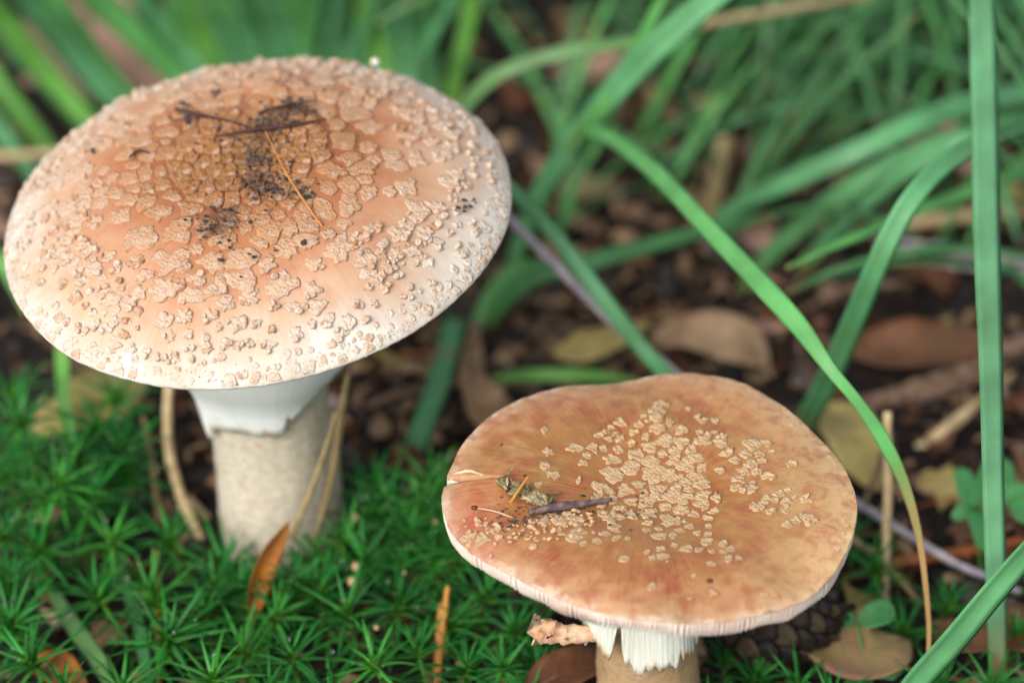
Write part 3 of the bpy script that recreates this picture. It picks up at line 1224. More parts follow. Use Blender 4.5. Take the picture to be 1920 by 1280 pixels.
def small_warts():
    rg = random.Random(5)
    cen = smcap.hit(1240, 900)
    hubs = [(1240, 890, 1.75, 1.0), (1235, 950, 1.3, 1.0), (1060, 985, 0.55, 0.9), (1470, 945, 0.5, 0.95), (1380, 870, 0.8, 0.9),
            (1330, 790, 0.25, 0.9), (1200, 800, 0.35, 0.8), (900, 1000, 0.35, 0.9), (1350, 1020, 0.75, 0.6), (1120, 1010, 0.35, 0.6), (1240, 1050, 0.5, 0.4)]
    H = [(smcap.hit(a, b), r, k) for a, b, r, k in hubs]

    def dens(x, y):
        v = 0.012
        for h, r, k in H:
            v = max(v, k * math.exp(-(((x - h.x) ** 2 + (y - h.y) ** 2) / (r * r)) ** 1.6))
        return v

    def sp(x, y):
        f = 0.75 + 0.5 * (0.5 + nz(x, y, 4, 1.3))
        return 0.27 * f if math.hypot(x - cen.x, y - cen.y) < 1.6 else 0.20 * f
    P = poisson(lambda x, y: smcap.tz(x, y)[0] < 0.97, sp, 30000, (-5, 5, -5, 5), rg)
    items = []
    for p in P:
        d = dens(*p)
        if rg.random() > d * 1.15:
            continue
        s = sp(*p)
        near = [q for q in P if abs(q[0] - p[0]) < 3.4 * s and abs(q[1] - p[1]) < 3.4 * s]
        poly = cell(p, near, s)
        if not poly:
            continue
        rc = math.hypot(p[0] - cen.x, p[1] - cen.y)
        if p[1] < cen.y - 1.5:                     # worn down to low scars in front
            a = (rg.uniform(0.5, 0.9), rg.uniform(0.006, 0.02), 16, 0.45, 0.0, 2.0)
        elif rc < 1.2:
            a = (rg.uniform(0.70, 1.0), rg.uniform(0.010, 0.032), 22, 0.5, 0.0, 2.0)
        else:
            a = (rg.uniform(0.5, 1.0), rg.uniform(0.014, 0.05), 18, 0.6, 0.0, 2.0)
        o, V, F, size = wart_geo(smcap, p, poly, a[0], a[1], a[2], a[3], a[4], rg, a[5], 0.4)
        items.append((o, V, F, size, smcap.tz(*p)[0]))
    # flat oval scars along the right and back margin
    for (a, b) in ((1583, 975), (1588, 985), (1582, 1000), (1578, 1015), (1572, 1030), (1487, 797), (1498, 790), (1525, 813), (1540, 820),
                   (1262, 708), (1272, 707), (1165, 716), (1200, 716), (968, 770)):
        h = smcap.hit(a, b)
        if smcap.tz(h.x, h.y)[0] < 0.985:
            rr = rg.uniform(0.05, 0.085)
            pl = [(h.x + rr * math.cos(q), h.y + rr * 0.8 * math.sin(q)) for q in np.linspace(0, 6.28, 11)[:-1]]
            o, V, F, sz = wart_geo(smcap, (h.x, h.y), pl, 1.0, 0.018, 10, 0.3, 0.0, rg, 0.6)
            items.append((o, V, F, sz, 0.9))
    place_warts(smcap, scap_o, items, M['small_wart'])


small_warts()

# torn lip of flesh at the split
a, b, c = smcap.hit(842, 893), smcap.hit(880, 886), smcap.hit(915, 894)
V, F, al = tube_geo([a + Vector((0.1, 0.0, 0.06)), b + Vector((0, 0.02, 0.03)), c], [0.022, 0.03, 0.008], 8, 14, 0.9, 2)
mesh_obj('torn_lip', V, F, M['flesh_pink'], scap_o)

stem_obj(small, [(0.25, 0.3, -0.8, 1.25), (0.18, 0.2, 1.0, 1.16), (0.05, 0.1, 3.5, 1.02), (0, 0, 5.2, 0.95), (0, 0, 6.7, 1.0)],
         'stem', M['small_stem'], 0.06, 9)


def sm_hem(th):
    d = (math.degrees(th) + 360) % 360
    z = 3.08 + 0.10 * nz(math.cos(th), math.sin(th), 0, 5.0) + 0.09 * nz(math.cos(th), math.sin(th), 1, 14.0)
    for c, w, h in ((243, 3.5, 0.85), (222, 10, 0.25), (296, 2.0, 0.25), (318, 2.0, 0.40), (262, 8, -0.15), (305, 6, 0.12), (340, 14, 0.4)):
        z += h * math.exp(-((d - c) / w) ** 2)
    return z


sring = skirt(small, 'ring', M['small_ring'], [(1.02, 6.2), (1.15, 5.6), (1.30, 4.8), (1.42, 3.9), (1.52, 2.4)], lambda z: (0.02, 0.03), sm_hem, 420, 0.12, 0.006)

# shred of the ring that sticks out to the left
pA, pB, pC, pD = at_z(1190, 1200, 3.9) + Vector((0, 0.5, 0)), at_z(1092, 1188, 4.0), at_z(1040, 1184, 4.1), at_z(1000, 1178, 4.2)
base = SM
V, F, al = [], [], []
nu, nv = 22, 9
cen_l = catmull([tuple(pA), tuple(pB), tuple(pC), tuple(pD)], nu)
for i, q in enumerate(cen_l):
    u = i / (nu - 1)
    w = 0.16 + 0.16 * u ** 1.5
    for side in (0, 1):
        for k in range(nv):
            v = k / (nv - 1) * 2 - 1
            an = v * 1.35
            rag = 0.10 * nz(k * 0.9, 0, 2) * (u > 0.9)
            off = AU * (math.sin(an) * w) + (-AV) * (math.cos(an) * w * 0.75 - side * 0.07) + Vector((rag * -2, 0, 0))
            off += Vector((1, 0.3, 1)) * (0.05 + 0.09 * u) * (nz(i * 0.5, k * 0.6, 5) + 0.6 * nz(i * 1.3, k * 1.5, 8))
            V.append(Vector(q) + off - base)
            al.append(u)
w_ = 2 * nv
for i in range(nu - 1):
    a, b = i * w_, (i + 1) * w_
    for k in range(nv - 1):
        F.append((a + k, a + k + 1, b + k + 1, b + k))
        F.append((b + nv + k, b + nv + k + 1, a + nv + k + 1, a + nv + k))
    F.append((a, b, b + nv, a + nv))
    F.append((a + nv - 1, a + 2 * nv - 1, b + 2 * nv - 1, b + nv - 1))
F.append(tuple(range(nv)) + tuple(range(2 * nv - 1, nv - 1, -1)))
e = (nu - 1) * w_
F.append(tuple(e + k for k in range(nv))[::-1] + tuple(e + nv + k for k in range(nv)))
shred = mesh_obj('torn_shred', V, F, M['flesh_pink'], sring)


# ------------------------------------------------------------------ small things on the caps
def blob(r, seed, sub=2, sq=(1, 1, 1), amp=0.35, f=1.6):
    import bmesh
    bm = bmesh.new()
    bmesh.ops.create_icosphere(bm, subdivisions=sub, radius=1.0)
    V = []
    for v in bm.verts:
        k = 1 + amp * noise.noise(v.co * f + Vector((seed * 3.1, seed, 0)))
        V.append((v.co.x * r * k * sq[0], v.co.y * r * k * sq[1], v.co.z * r * k * sq[2]))
    F = [tuple(x.index for x in f_.verts) for f_ in bm.faces]
    bm.free()
    return V, F


def on_cap(cap, px, py, h=0.0):
    p = cap.hit(px, py)
    return cap.world(cap.surf(p.x, p.y, h) if h else p)


def lay_tube(name, cap, pix, rads, h, mat, label, cat, group=None, seg=8, rough=0.25):
    P = [on_cap(cap, a, b, hh) for (a, b), hh in zip(pix, h)]
    V, F, al = tube_geo(P, rads, seg, 24, rough, len(name) + pix[0][0])
    o0 = P[0]
    o = mesh_obj(name, [v - o0 for v in V], F, mat, loc=o0, attrs={'along': al})
    return props(o, label, cat, group)


lay_tube('twig', bigcap, [(408, 264), (480, 252), (540, 246), (612, 236)], [0.02, 0.045, 0.05, 0.018], [0.12, 0.14, 0.14, 0.16], M['twig_black'],
         'longest black needle-like twig lying on the debris in the middle of the taller cap', 'twig')
lay_tube('twig', bigcap, [(332, 213), (380, 224), (435, 238), (482, 252)], [0.045, 0.04, 0.025, 0.012], [0.10, 0.10, 0.12, 0.14], M['twig_black'],
         'black twig with crumbly thick end, sloping down to the debris on the taller cap', 'twig')
lay_tube('twig', bigcap, [(486, 222), (535, 208), (590, 202)], [0.02, 0.03, 0.014], [0.14, 0.14, 0.16], M['twig_black'],
         'short thin black twig above the longest twig on the taller cap', 'twig')
lay_tube('twig', bigcap, [(244, 302), (262, 290), (284, 294)], [0.02, 0.035, 0.012], [0.09, 0.1, 0.1], M['twig_black'],
         'tiny bent black twig on the bare flank of the taller cap', 'twig')
lay_tube('pine_needle', bigcap, [(500, 258), (520, 300), (545, 345), (575, 392), (604, 432)], [0.010, 0.014, 0.018, 0.020, 0.010],
         [0.18, 0.17, 0.15, 0.14, 0.1], M['needle'], 'amber pine needle curving over the crusted centre of the taller cap', 'pine needle')


def crumbs(name, cap, spots, mat, label, cat, seed, r0, r1):
    rg = random.Random(seed)
    m = Mix()
    for (px, py, spread, n) in spots:
        for _ in range(n):
            a, b = px + rg.gauss(0, spread), py + rg.gauss(0, spread * 0.6)
            p = on_cap(cap, a, b)
            r = rg.uniform(r0, r1) * rg.choice((0.6, 1, 1, 1.4))
            V, F = blob(r, rg.uniform(0, 50), 1, (1, rg.uniform(0.5, 1), rg.uniform(0.4, 0.75)), 1.0, 1.9)
            m.add([Vector(v) + p + Vector((0, 0, (0.07 if cap is bigcap else 0.035) + r * 0.25)) for v in V], F)
    o = m.build(name, mat, smooth=False)
    return props(o, label, cat, kind='stuff')


crumbs('humus_crumbs', bigcap, [(490, 250, 34, 90), (545, 212, 30, 70), (480, 300, 16, 40), (505, 352, 26, 70), (470, 345, 20, 18), (572, 365, 12, 18),
                                (400, 430, 26, 34), (420, 400, 30, 14), (345, 218, 14, 24), (405, 178, 6, 10), (175, 288, 3, 3), (875, 392, 12, 14), (530, 158, 14, 10),
                                (450, 470, 60, 14)],
       M['crumb'], 'black humus crumbs sprinkled over the centre of the taller cap', 'humus', 3, 0.016, 0.055)
V, F = blob(0.11, 4, 2, (1, 0.8, 0.9), 0.3)
p = on_cap(bigcap, 702, 122, 0.06)
props(mesh_obj('white_crumb', V, F, M['gill'], loc=p), 'small white crumb on the far rim of the taller cap', 'crumb')

# debris on the small cap
lay_tube('twig', smcap, [(992, 968), (1040, 958), (1090, 952), (1146, 945)], [0.05, 0.095, 0.075, 0.04], [0.10, 0.10, 0.10, 0.12], M['twig_violet'],
         'violet brown twig resting on the orange brown cap', 'twig', seg=10, rough=0.35)


def bark_piece():
    rg = random.Random(9)
    P = [on_cap(smcap, a, b, 0.06) for a, b in ((936, 906), (965, 918), (1000, 934), (1030, 950), (1005, 962), (972, 958), (985, 940), (950, 920))]
    c0 = sum(P, Vector()) / len(P)
    n = 26
    V, F = [], []
    d = (P[3] - P[0]).normalized()
    up = Vector((0, 0, 1))
    s = d.cross(up).normalized()
    L = (P[3] - P[0]).length
    nu, nv = 26, 12
    for side in (1, 0):
        for i in range(nu):
            for j in range(nv):
                u, v = i / (nu - 1), j / (nv - 1) * 2 - 1
                wd = (0.07 + 0.17 * u * (1.15 - u) * 2) * (1 + 0.9 * nz(u * 9, v * 0.4, 5)) * (1 + 0.5 * nz(u * 23, v, 6))
                x = P[0] + d * (L * u) + s * (v * wd + 0.05 * nz(u * 6, v * 2, 3))
                h = (0.09 + 0.13 * nz(u * 8, v * 3, 1) + 0.10 * nz(u * 20, v * 9, 1)) * (1 - abs(v) ** 3 * 0.4) if side else -0.03
                V.append(x + up * h - c0)
    for i in range(nu - 1):
        for j in range(nv - 1):
            a = i * nv + j
            F.append((a, a + 1, a + nv + 1, a + nv))
            b = a + nu * nv
            F.append((b, b + nv, b + nv + 1, b + 1))
    k = nu * nv
    rim = [j for j in range(nv)] + [i * nv + nv - 1 for i in range(1, nu)] + [(nu - 1) * nv + j for j in range(nv - 2, -1, -1)] + [i * nv for i in range(nu - 2, 0, -1)]
    for a, b in zip(rim, rim[1:] + rim[:1]):
        F.append((b, a, a + k, b + k))
    o = mesh_obj('bark_flake', V, F, M['bark'], loc=c0)
    props(o, 'mottled olive bark flake beside the violet twig on the orange brown cap', 'bark')
    for k in range(16):
        q = P[0] + (P[3] - P[0]) * rg.random() - c0 + s * rg.gauss(0, 0.12) + up * rg.uniform(0.04, 0.16)
        e_ = (d * rg.gauss(0.5, 0.5) + s * rg.gauss(0, 0.7) + up * rg.gauss(0, 0.15)).normalized() * rg.uniform(0.1, 0.32)
        V, F, al = tube_geo([q, q + e_ * 0.5, q + e_], [0.022, 0.03, 0.008], 5, 6, 0.5, k)
        mesh_obj('splinter', V, F, M[rg.choice(('bark', 'twig_violet', 'straw', 'crumb'))], o)


bark_piece()
lay_tube('straw_bit', smcap, [(990, 912), (975, 935), (958, 958)], [0.03, 0.034, 0.03], [0.28, 0.26, 0.2], M['needle'],
         'short yellow straw bit leaning across the bark flake on the cap', 'straw')
lay_tube('straw_bit', smcap, [(897, 956), (930, 962), (962, 974)], [0.012, 0.014, 0.01], [0.05, 0.05, 0.05], M['straw'],
         'hair-thin pale straw bit running from the brown seed on the cap', 'straw')
for px, py, r, lab in ((890, 954, 0.062, 'glossy dark brown seed at the end of a thin straw on the orange brown cap'),
                       (940, 835, 0.03, 'lone dark speck of seed on the bare back of the orange brown cap'),
                       (1330, 1091, 0.06, 'dark red seed near the front margin of the orange brown cap')):
    V, F = blob(r, px, 2, (1.1, 0.85, 0.8), 0.15)
    props(mesh_obj('seed', V, F, M['seed'], loc=on_cap(smcap, px, py, r * 0.5)), lab, 'seed')
crumbs('pale_crumbs', smcap, [(1062, 985, 26, 26), (1030, 990, 20, 16), (985, 1000, 22, 26), (905, 995, 22, 22), (925, 1005, 24, 14), (1005, 1025, 3, 3), (1090, 975, 16, 14),
                              (1338, 1115, 4, 4), (1292, 1124, 1, 1), (1255, 1055, 2, 1)],
       M['pale_crumb'], 'pale granular crumbs scattered in front of the violet twig', 'crumbs', 8, 0.022, 0.065)
crumbs('fine_humus', smcap, [(1010, 968, 22, 60), (965, 982, 18, 40), (1200, 965, 40, 30), (945, 970, 20, 30), (1080, 962, 26, 26), (960, 920, 20, 20), (1110, 948, 22, 14)], M['crumb'],
       'fine dark humus grains around the violet twig on the cap', 'humus', 18, 0.010, 0.032)


# ant on the torn shred
def ant(p, heading):
    m = Mix()
    d = heading.normalized()
    nrm = (-AV).normalized()
    s = d.cross(nrm).normalized()
    for off, r, l in ((0.045, 0.017, 1.2), (0.0, 0.014, 1.5), (-0.055, 0.023, 1.5)):
        V, F = blob(1, 1, 2, (1, 1, 1), 0.0)
        m.add([p + d * (off + v[0] * r * l) + s * v[1] * r + nrm * (0.03 + v[2] * r) for v in V], F)
    V, F, al = tube_geo([p + d * 0.05 + nrm * 0.03, p - d * 0.05 + nrm * 0.03], [0.007, 0.007], 6, 4)
    m.add(V, F)
    for k, a in enumerate((0.6, 0.05, -0.55)):
        for sg in (-1, 1):
            q0 = p + d * (0.012 * (1 - k)) + nrm * 0.028
            q1 = q0 + s * sg * 0.035 + d * a * 0.05 + nrm * 0.02
            q2 = q0 + s * sg * 0.075 + d * a * 0.11 - nrm * 0.03
            V, F, al = tube_geo([q0, q1, q2], [0.004, 0.004, 0.003], 5, 7)
            m.add(V, F)
    for sg in (-1, 1):
        q0 = p + d * 0.06 + nrm * 0.035
        V, F, al = tube_geo([q0, q0 + d * 0.03 + s * sg * 0.025 + nrm * 0.01, q0 + d * 0.065 + s * sg * 0.03], [0.003, 0.003, 0.0025], 5, 6)
        m.add(V, F)
    o = m.build('ant', M['ant'])
    props(o, 'tiny black ant walking on the torn pinkish shred below the cap', 'ant')


q = at_z(1031, 1190, 4.1) - AV * 0.26
ant(q, AX * 0.8 + AU * 0.35)


# ------------------------------------------------------------------ grass
def blade_geo(P, W, normal=None, fold=0.25, roll=0.0, n=30, thick=0.012):
    """P points (cm), W widths (cm) -> thin closed blade with a keel"""
    Q = catmull([tuple(p) + (w,) for p, w in zip(P, W)], n)
    V, F, al, ac = [], [], [], []
    prof = [(-1, 0), (-0.5, 0), (0, 0), (0.5, 0), (1, 0), (0.5, 1), (0, 1), (-0.5, 1)]
    for i, q in enumerate(Q):
        p = Vector(q[:3])
        t = (Vector(Q[min(i + 1, n - 1)][:3]) - Vector(Q[max(i - 1, 0)][:3])).normalized()
        nn = (normal if normal is not None else -AV)
        s = t.cross(nn).normalized()
        nn = s.cross(t).normalized()
        r = roll * (i / (n - 1)) if not isinstance(roll, tuple) else roll[0] + (roll[1] - roll[0]) * i / (n - 1)
        if r:
            rm = Matrix.Rotation(R_(r), 3, t)
            s, nn = rm @ s, rm @ nn
        w = max(q[3], 0.004) * 0.5
        for u, b in prof:
            V.append(p + s * (u * w) + nn * (abs(u) * w * fold - b * thick * 1.0))
            al.append(i / (n - 1))
            ac.append(u)
    m = len(prof)
    for i in range(n - 1):
        for k in range(m):
            k2 = (k + 1) % m
            F.append((i * m + k, (i + 1) * m + k, (i + 1) * m + k2, i * m + k2))
    F.append(tuple(range(m)))
    F.append(tuple((n - 1) * m + k for k in range(m))[::-1])
    return V, F, al, ac


def pix_pts(L):
    """[(px, py, height cm, width px)] -> points, widths"""
    P = [at_z(a, b, z) for a, b, z, w in L]
    return P, [cm(l[3], p) for l, p in zip(L, P)]


def blade(L, mat, label=None, parent=None, name='grass_strand', fold=0.25, roll=0.0, normal=None, group=None, n=34, cat='grass'):
    P, W = pix_pts(L)
    V, F, al, ac = blade_geo(P, W, normal, fold, roll, n)
    o0 = P[0] if parent is None else Vector((0, 0, 0))
    if parent is not None:
        o0 = parent.location / S
    o = mesh_obj(name, [v - o0 for v in V], F, mat, parent, attrs={'along': al, 'across': ac}, loc=o0 if parent is None else None)
    if label:
        props(o, label, cat, group)
    return o


# the wide upright blade on the right, the first point is its root
blade([(1876, 1400, 0, 26), (1872, 1270, 1.2, 34), (1868, 1120, 3.4, 40), (1862, 900, 6.4, 42), (1858, 700, 9.2, 46), (1850, 450, 12.4, 52), (1846, 220, 15.2, 52), (1840, -30, 18, 50), (1830, -420, 22, 26), (1815, -640, 24, 3)],
      M['grass_dry_base'], 'widest upright blue green grass blade, passing in front of the bilberry leaves', fold=0.12, n=60)
# grass shoot behind the caps with the long leaf that arches over the small mushroom
shoot = empty('grass_plant', at_z(935, 640, 0))
props(shoot, 'tall leaning grass plant whose long arching leaf droops beside the smaller mushroom', 'grass')
blade([(932, 645, -0.2, 20), (945, 560, 1.2, 24), (975, 450, 2.8, 28), (1010, 365, 4.2, 34), (1060, 290, 5.4, 44), (1110, 225, 6.4, 48), (1190, 130, 8.0, 52), (1270, 55, 9.2, 56), (1350, -10, 10.2, 44), (1480, -90, 11.5, 4)],
      M['grass'], parent=shoot, name='leaf', fold=0.3, n=44)
blade([(938, 648, -0.2, 12), (965, 520, 1.6, 14), (1000, 420, 3.1, 16), (1040, 340, 4.5, 24), (1085, 265, 5.8, 30), (1150, 170, 7.3, 28), (1200, 80, 8.6, 24), (1245, -10, 10, 18), (1290, -120, 11.5, 3)],
      M['grass_fresh'], parent=shoot, name='leaf', fold=0.3, n=44)
blade([(1066, 285, 5.6, 10), (1085, 258, 6.1, 20), (1104, 246, 6.6, 26), (1150, 262, 7.2, 28), (1230, 325, 8.0, 33), (1330, 430, 8.6, 35), (1430, 535, 8.8, 40), (1500, 612, 8.6, 38), (1556, 690, 8.2, 26), (1606, 750, 7.6, 23),
       (1655, 822, 6.8, 28), (1695, 905, 5.8, 22), (1722, 1000, 4.8, 15), (1736, 1100, 3.8, 11), (1742, 1190, 2.8, 9), (1737, 1290, 1.8, 7), (1735, 1330, 1.4, 3)],
      M['grass_dry_tip'], parent=shoot, name='leaf', fold=0.3, roll=(0, 25), n=70)

blade([(905, 300, 7.6, 16), (962, 358, 7.2, 26), (1040, 440, 6.6, 30), (1120, 545, 5.6, 32), (1190, 635, 4.6, 32), (1250, 705, 3.8, 30), (1300, 780, 2.2, 22), (1330, 850, 0.4, 18)], M['grass'],
      'dark blue green grass blade running beside the grey stalk between the two mushrooms', fold=0.2)
blade([(1505, 850, 0, 34), (1512, 790, 1.6, 44), (1545, 725, 3.2, 46), (1590, 625, 5.4, 46), (1630, 530, 7.2, 44), (1668, 445, 8.4, 44), (1712, 370, 9.2, 42), (1775, 305, 9.4, 40), (1860, 258, 9.0, 38), (1960, 225, 7.6, 30), (2100, 190, 6.8, 4)],
      M['grass'], 'sea green grass blade crossing behind the long arching leaf', fold=0.25, n=46)
blade([(2080, 280, 3.5, 22), (1920, 322, 4.6, 26), (1800, 366, 5.4, 24), (1700, 402, 5.9, 22), (1620, 437, 6.2, 20), (1540, 472, 6.2, 12), (1474, 502, 6.0, 4)], M['grass_fresh'],
      'narrow grass blade ending in a pale yellowish tip beside the long arching leaf', fold=0.35)
blade([(1670, 1345, 1.6, 46), (1715, 1275, 2.6, 52), (1790, 1190, 4.0, 54), (1860, 1105, 5.2, 52), (1935, 1020, 6.4, 50), (2050, 900, 8.0, 44), (2200, 780, 9.2, 6)], M['grass'],
      'creased blue green grass blade slanting up beside the bilberry sprig and the brown leaf', fold=0.5, roll=(10, 20))
blade([(1300, 470, 0.3, 26), (1360, 400, 1.8, 28), (1470, 345, 3.2, 38), (1600, 288, 4.4, 42), (1720, 230, 5.0, 42), (1830, 192, 5.0, 42), (1950, 172, 4.6, 38), (2100, 165, 4.0, 6)], M['grass'],
      'broad soft grass blade arching low behind the widest upright blade', fold=0.25)
blade([(1380, 560, 0.2, 26), (1450, 470, 1.6, 34), (1545, 390, 3.0, 42), (1650, 320, 4.2, 40), (1760, 270, 5.0, 36), (1880, 235, 5.2, 36), (2000, 220, 5, 6)], M['grass_dark'],
      'dark green grass blade below the broad soft arching blade', fold=0.25)
blade([(1490, 520, 0.2, 26), (1560, 436, 2.0, 36), (1650, 350, 3.8, 44), (1740, 292, 5.0, 44), (1830, 262, 5.6, 40), (1980, 240, 5.2, 8)], M['grass'],
      'short broad grass blade bending toward the widest upright blade', fold=0.25)
blade([(840, 260, 5.2, 18), (884, 186, 6.4, 28), (940, 138, 7.2, 30), (1020, 108, 7.6, 30), (1100, 92, 7.8, 28), (1176, 80, 7.8, 20), (1215, 76, 7.7, 3)], M['grass_yellow'],
      'arching green and yellow grass blade rising from behind the taller cap', fold=0.35)
blade([(840, 230, 1.0, 24), (852, 160, 2.4, 28), (868, 90, 3.8, 30), (888, -5, 5.6, 28), (910, -120, 8, 5)], M['grass_bright'],
      'straight bright green grass blade just right of the taller cap', fold=0.3)
blade([(1188, 276, 1.0, 10), (1215, 225, 2.0, 16), (1255, 150, 3.4, 20), (1290, 80, 4.6, 20), (1330, -10, 6.2, 14), (1370, -100, 7.5, 3)], M['grass_fresh'],
      'slim grass blade with brownish foot standing behind the leaning grass plant', fold=0.3)
blade([(870, 570, 0.4, 30), (852, 610, 0.9, 40), (828, 700, 1.1, 42), (800, 780, 1.0, 42), (765, 870, 0.5, 34), (745, 930, 0.1, 8)], M['grass'],
      'flat grass blade lying on dark soil between the stem and the curled leaf', fold=0.15)
blade([(900, 640, 0.2, 22), (940, 570, 1.4, 34), (1000, 520, 2.4, 40), (1080, 500, 2.9, 36), (1180, 470, 3.1, 32), (1330, 430, 3.0, 24), (1450, 400, 2.6, 6)], M['grass_dark'],
      'dark grass blade arching low behind the grey stalk', fold=0.2)
blade([(880, 660, 0.1, 18), (905, 590, 1.0, 30), (950, 520, 2.0, 34), (1010, 500, 2.2, 26), (1080, 510, 1.8, 5)], M['grass_fresh'],
      'small curved grass blade beside the foot of the leaning grass plant', fold=0.2)
blade([(900, 720, 0.5, 12), (960, 706, 0.9, 22), (1040, 702, 1.1, 26), (1120, 705, 1.0, 22), (1200, 716, 0.7, 6)], M['grass_bright'],
      'bright grass blade lying flat just behind the smaller mushroom', fold=0.2)
blade([(116, 640, 3.0, 24), (118, 690, 2.7, 27), (121, 750, 2.3, 27), (127, 810, 1.6, 24), (133, 870, 0.6, 14), (135, 900, 0.1, 4)], M['grass_bright'],
      'bright vertical grass blade below the left rim of the taller cap', fold=0.3)
blade([(90, 1090, 0.5, 22), (118, 1140, 1.0, 32), (158, 1200, 1.3, 36), (205, 1270, 1.3, 36), (260, 1370, 1.0, 20)], M['grass_yellow'],
      'olive grass blade lying among the moss stars', fold=0.2)
blade([(215, 1020, 0.3, 16), (235, 1090, 0.7, 24), (262, 1180, 1.0, 26), (280, 1290, 0.8, 22), (290, 1360, 0.4, 5)], M['grass_dark'],
      'dull green grass blade half hidden among the moss stars', fold=0.2)
blade([(-60, 420, 2.2, 18), (-10, 478, 2.2, 26), (20, 520, 1.9, 24), (50, 590, 1.2, 5)], M['grass_bright'],
      'short bright grass blade poking out left of the taller cap', fold=0.2)

# blades rising behind the left of the large cap
LB = [
    ([(330, 330, 0, 18), (240, 220, 1.8, 32), (150, 120, 3.4, 40), (70, 20, 5.2, 42), (0, -70, 7, 34), (-60, -150, 8, 5)], 'grass'),
    ([(345, 330, 0, 18), (250, 200, 2.0, 32), (165, 100, 3.6, 42), (90, -10, 5.6, 40), (30, -120, 7, 5)], 'grass_fresh'),
    ([(430, 260, 0, 18), (340, 150, 2.0, 34), (255, 65, 3.6, 42), (170, -10, 5.0, 40), (70, -90, 6.4, 5)], 'grass_fresh'),
    ([(450, 260, 0, 18), (365, 120, 2.4, 30), (300, 45, 3.6, 36), (245, -30, 5, 30), (180, -110, 6, 5)], 'grass'),
    ([(160, 400, 0, 18), (90, 280, 1.6, 28), (40, 215, 2.6, 34), (-10, 145, 3.6, 34), (-60, 60, 4.8, 5)], 'grass_bright'),
    ([(240, 330, 0, 18), (160, 235, 1.4, 28), (90, 155, 2.6, 32), (20, 80, 3.8, 30), (-50, 0, 5, 5)], 'grass_dark'),
]
for k_, m_ in ((4, 'grass'), (0, 'grass_bright')):
    dx, dy = ((-46, 36), (38, -20), (-24, 52), (40, 30), (26, -34))[(k_ * 3) % 5]
    LB.append(([(a + dx, b + dy, z, w * 0.85) for a, b, z, w in LB[k_][0]], m_))
for L, m in LB:
    L = [(a, b, z, w * 1.25) for a, b, z, w in L]
    blade(L, M[m], {'grass': 'blue green', 'grass_fresh': 'mid green', 'grass_bright': 'bright yellow green', 'grass_dark': 'dark green'}[m] + ' grass blade leaning left over the ground beyond the taller cap',
          fold=0.25, group={'grass': 'blue green', 'grass_fresh': 'mid green', 'grass_bright': 'bright', 'grass_dark': 'dark'}[m] + ' blades leaning left beyond the taller cap')
TB = [
    (392, 372, 36, 'grass_bright'), (450, 398, 40, 'grass'), (478, 452, 40, 'grass'), (545, 508, 46, 'grass'), (588, 556, 40, 'grass_fresh'),
    (600, 625, 38, 'grass'), (640, 640, 34, 'grass'), (692, 668, 22, 'grass_bright'), (722, 708, 44, 'grass_bright'), (760, 738, 46, 'grass'), (782, 834, 44, 'grass'),
    (425, 415, 38, 'grass_fresh'), (515, 478, 40, 'grass_dark'), (570, 590, 40, 'grass_dark'), (660, 690, 40, 'grass'), (805, 800, 40, 'grass_dark'), (350, 330, 36, 'grass_fresh'),
]
for a, b, w, m in TB:
    k = (b - a) / 100.0
    w *= 1.2
    blade([(a - 150 * k * 0.3, 260, 0.2, w * 0.6), (a, 105, 2.6, w), (b, 0, 4.8, w), (b + k * 110, -110, 7.2, w * 0.7), (b + k * 200, -230, 9.5, 4)], M[m],
          {'grass': 'blue green', 'grass_fresh': 'mid green', 'grass_bright': 'bright yellow green', 'grass_dark': 'dark green'}[m] + ' upright grass blade in the row rising beyond the taller cap', fold=0.25,
          group={'grass': 'blue green', 'grass_fresh': 'mid green', 'grass_bright': 'bright yellow green', 'grass_dark': 'dark green'}[m] + ' upright blades beyond the taller cap')
blade([(705, 44, 5.6, 4), (735, 26, 5.8, 10), (800, -4, 6.0, 12), (880, -40, 5.6, 10), (1000, -80, 4.0, 6), (1080, -100, 2.6, 3)], M['grass_yellow'],
      'thin yellowish grass tip crossing the row of upright blades', fold=0.3)


# background tufts: each a plant with blades as parts
def tuft(px, py, n, h0, h1, lean, spread, seed, label, group=None, mats=('grass', 'grass_fresh', 'grass_dark', 'grass_dark', 'grass_deep')):
    rg = random.Random(seed)
    root = at_z(px, py, 0)
    root.z = ground_z(root.x, root.y)
    e = empty('grass_tuft', root)
    props(e, label, 'grass', group)
    for k in range(int(n * 1.7)):
        L = rg.uniform(h0, h1)
        az = R_(lean + rg.gauss(0, spread))
        d = Vector((math.cos(az), math.sin(az), 0))
        up0 = rg.uniform(0.55, 1.1)
        P, Wd = [], []
        p = Vector((rg.uniform(-0.5, 0.5), rg.uniform(-0.5, 0.5), -0.1))
        el = up0 * 1.25
        bend = rg.uniform(0.08, 0.32)
        w = rg.uniform(0.14, 0.36)
        m = 7
        for i in range(m):
            u = i / (m - 1)
            P.append(p.copy())
            Wd.append(w * (0.6 + 0.9 * u) * (1 - u ** 3.5) + 0.01)
            p = p + (d * math.cos(el) + Vector((0, 0, 1)) * math.sin(el)) * (L / (m - 1))
            el -= bend
        V, F, al, ac = blade_geo(P, Wd, Vector((-d.x * 0.3, -d.y * 0.3, 1)), 0.3, rg.uniform(-40, 40), 16)
        mesh_obj('blade', V, F, M[rg.choice(mats)], e, attrs={'along': al, 'across': ac})


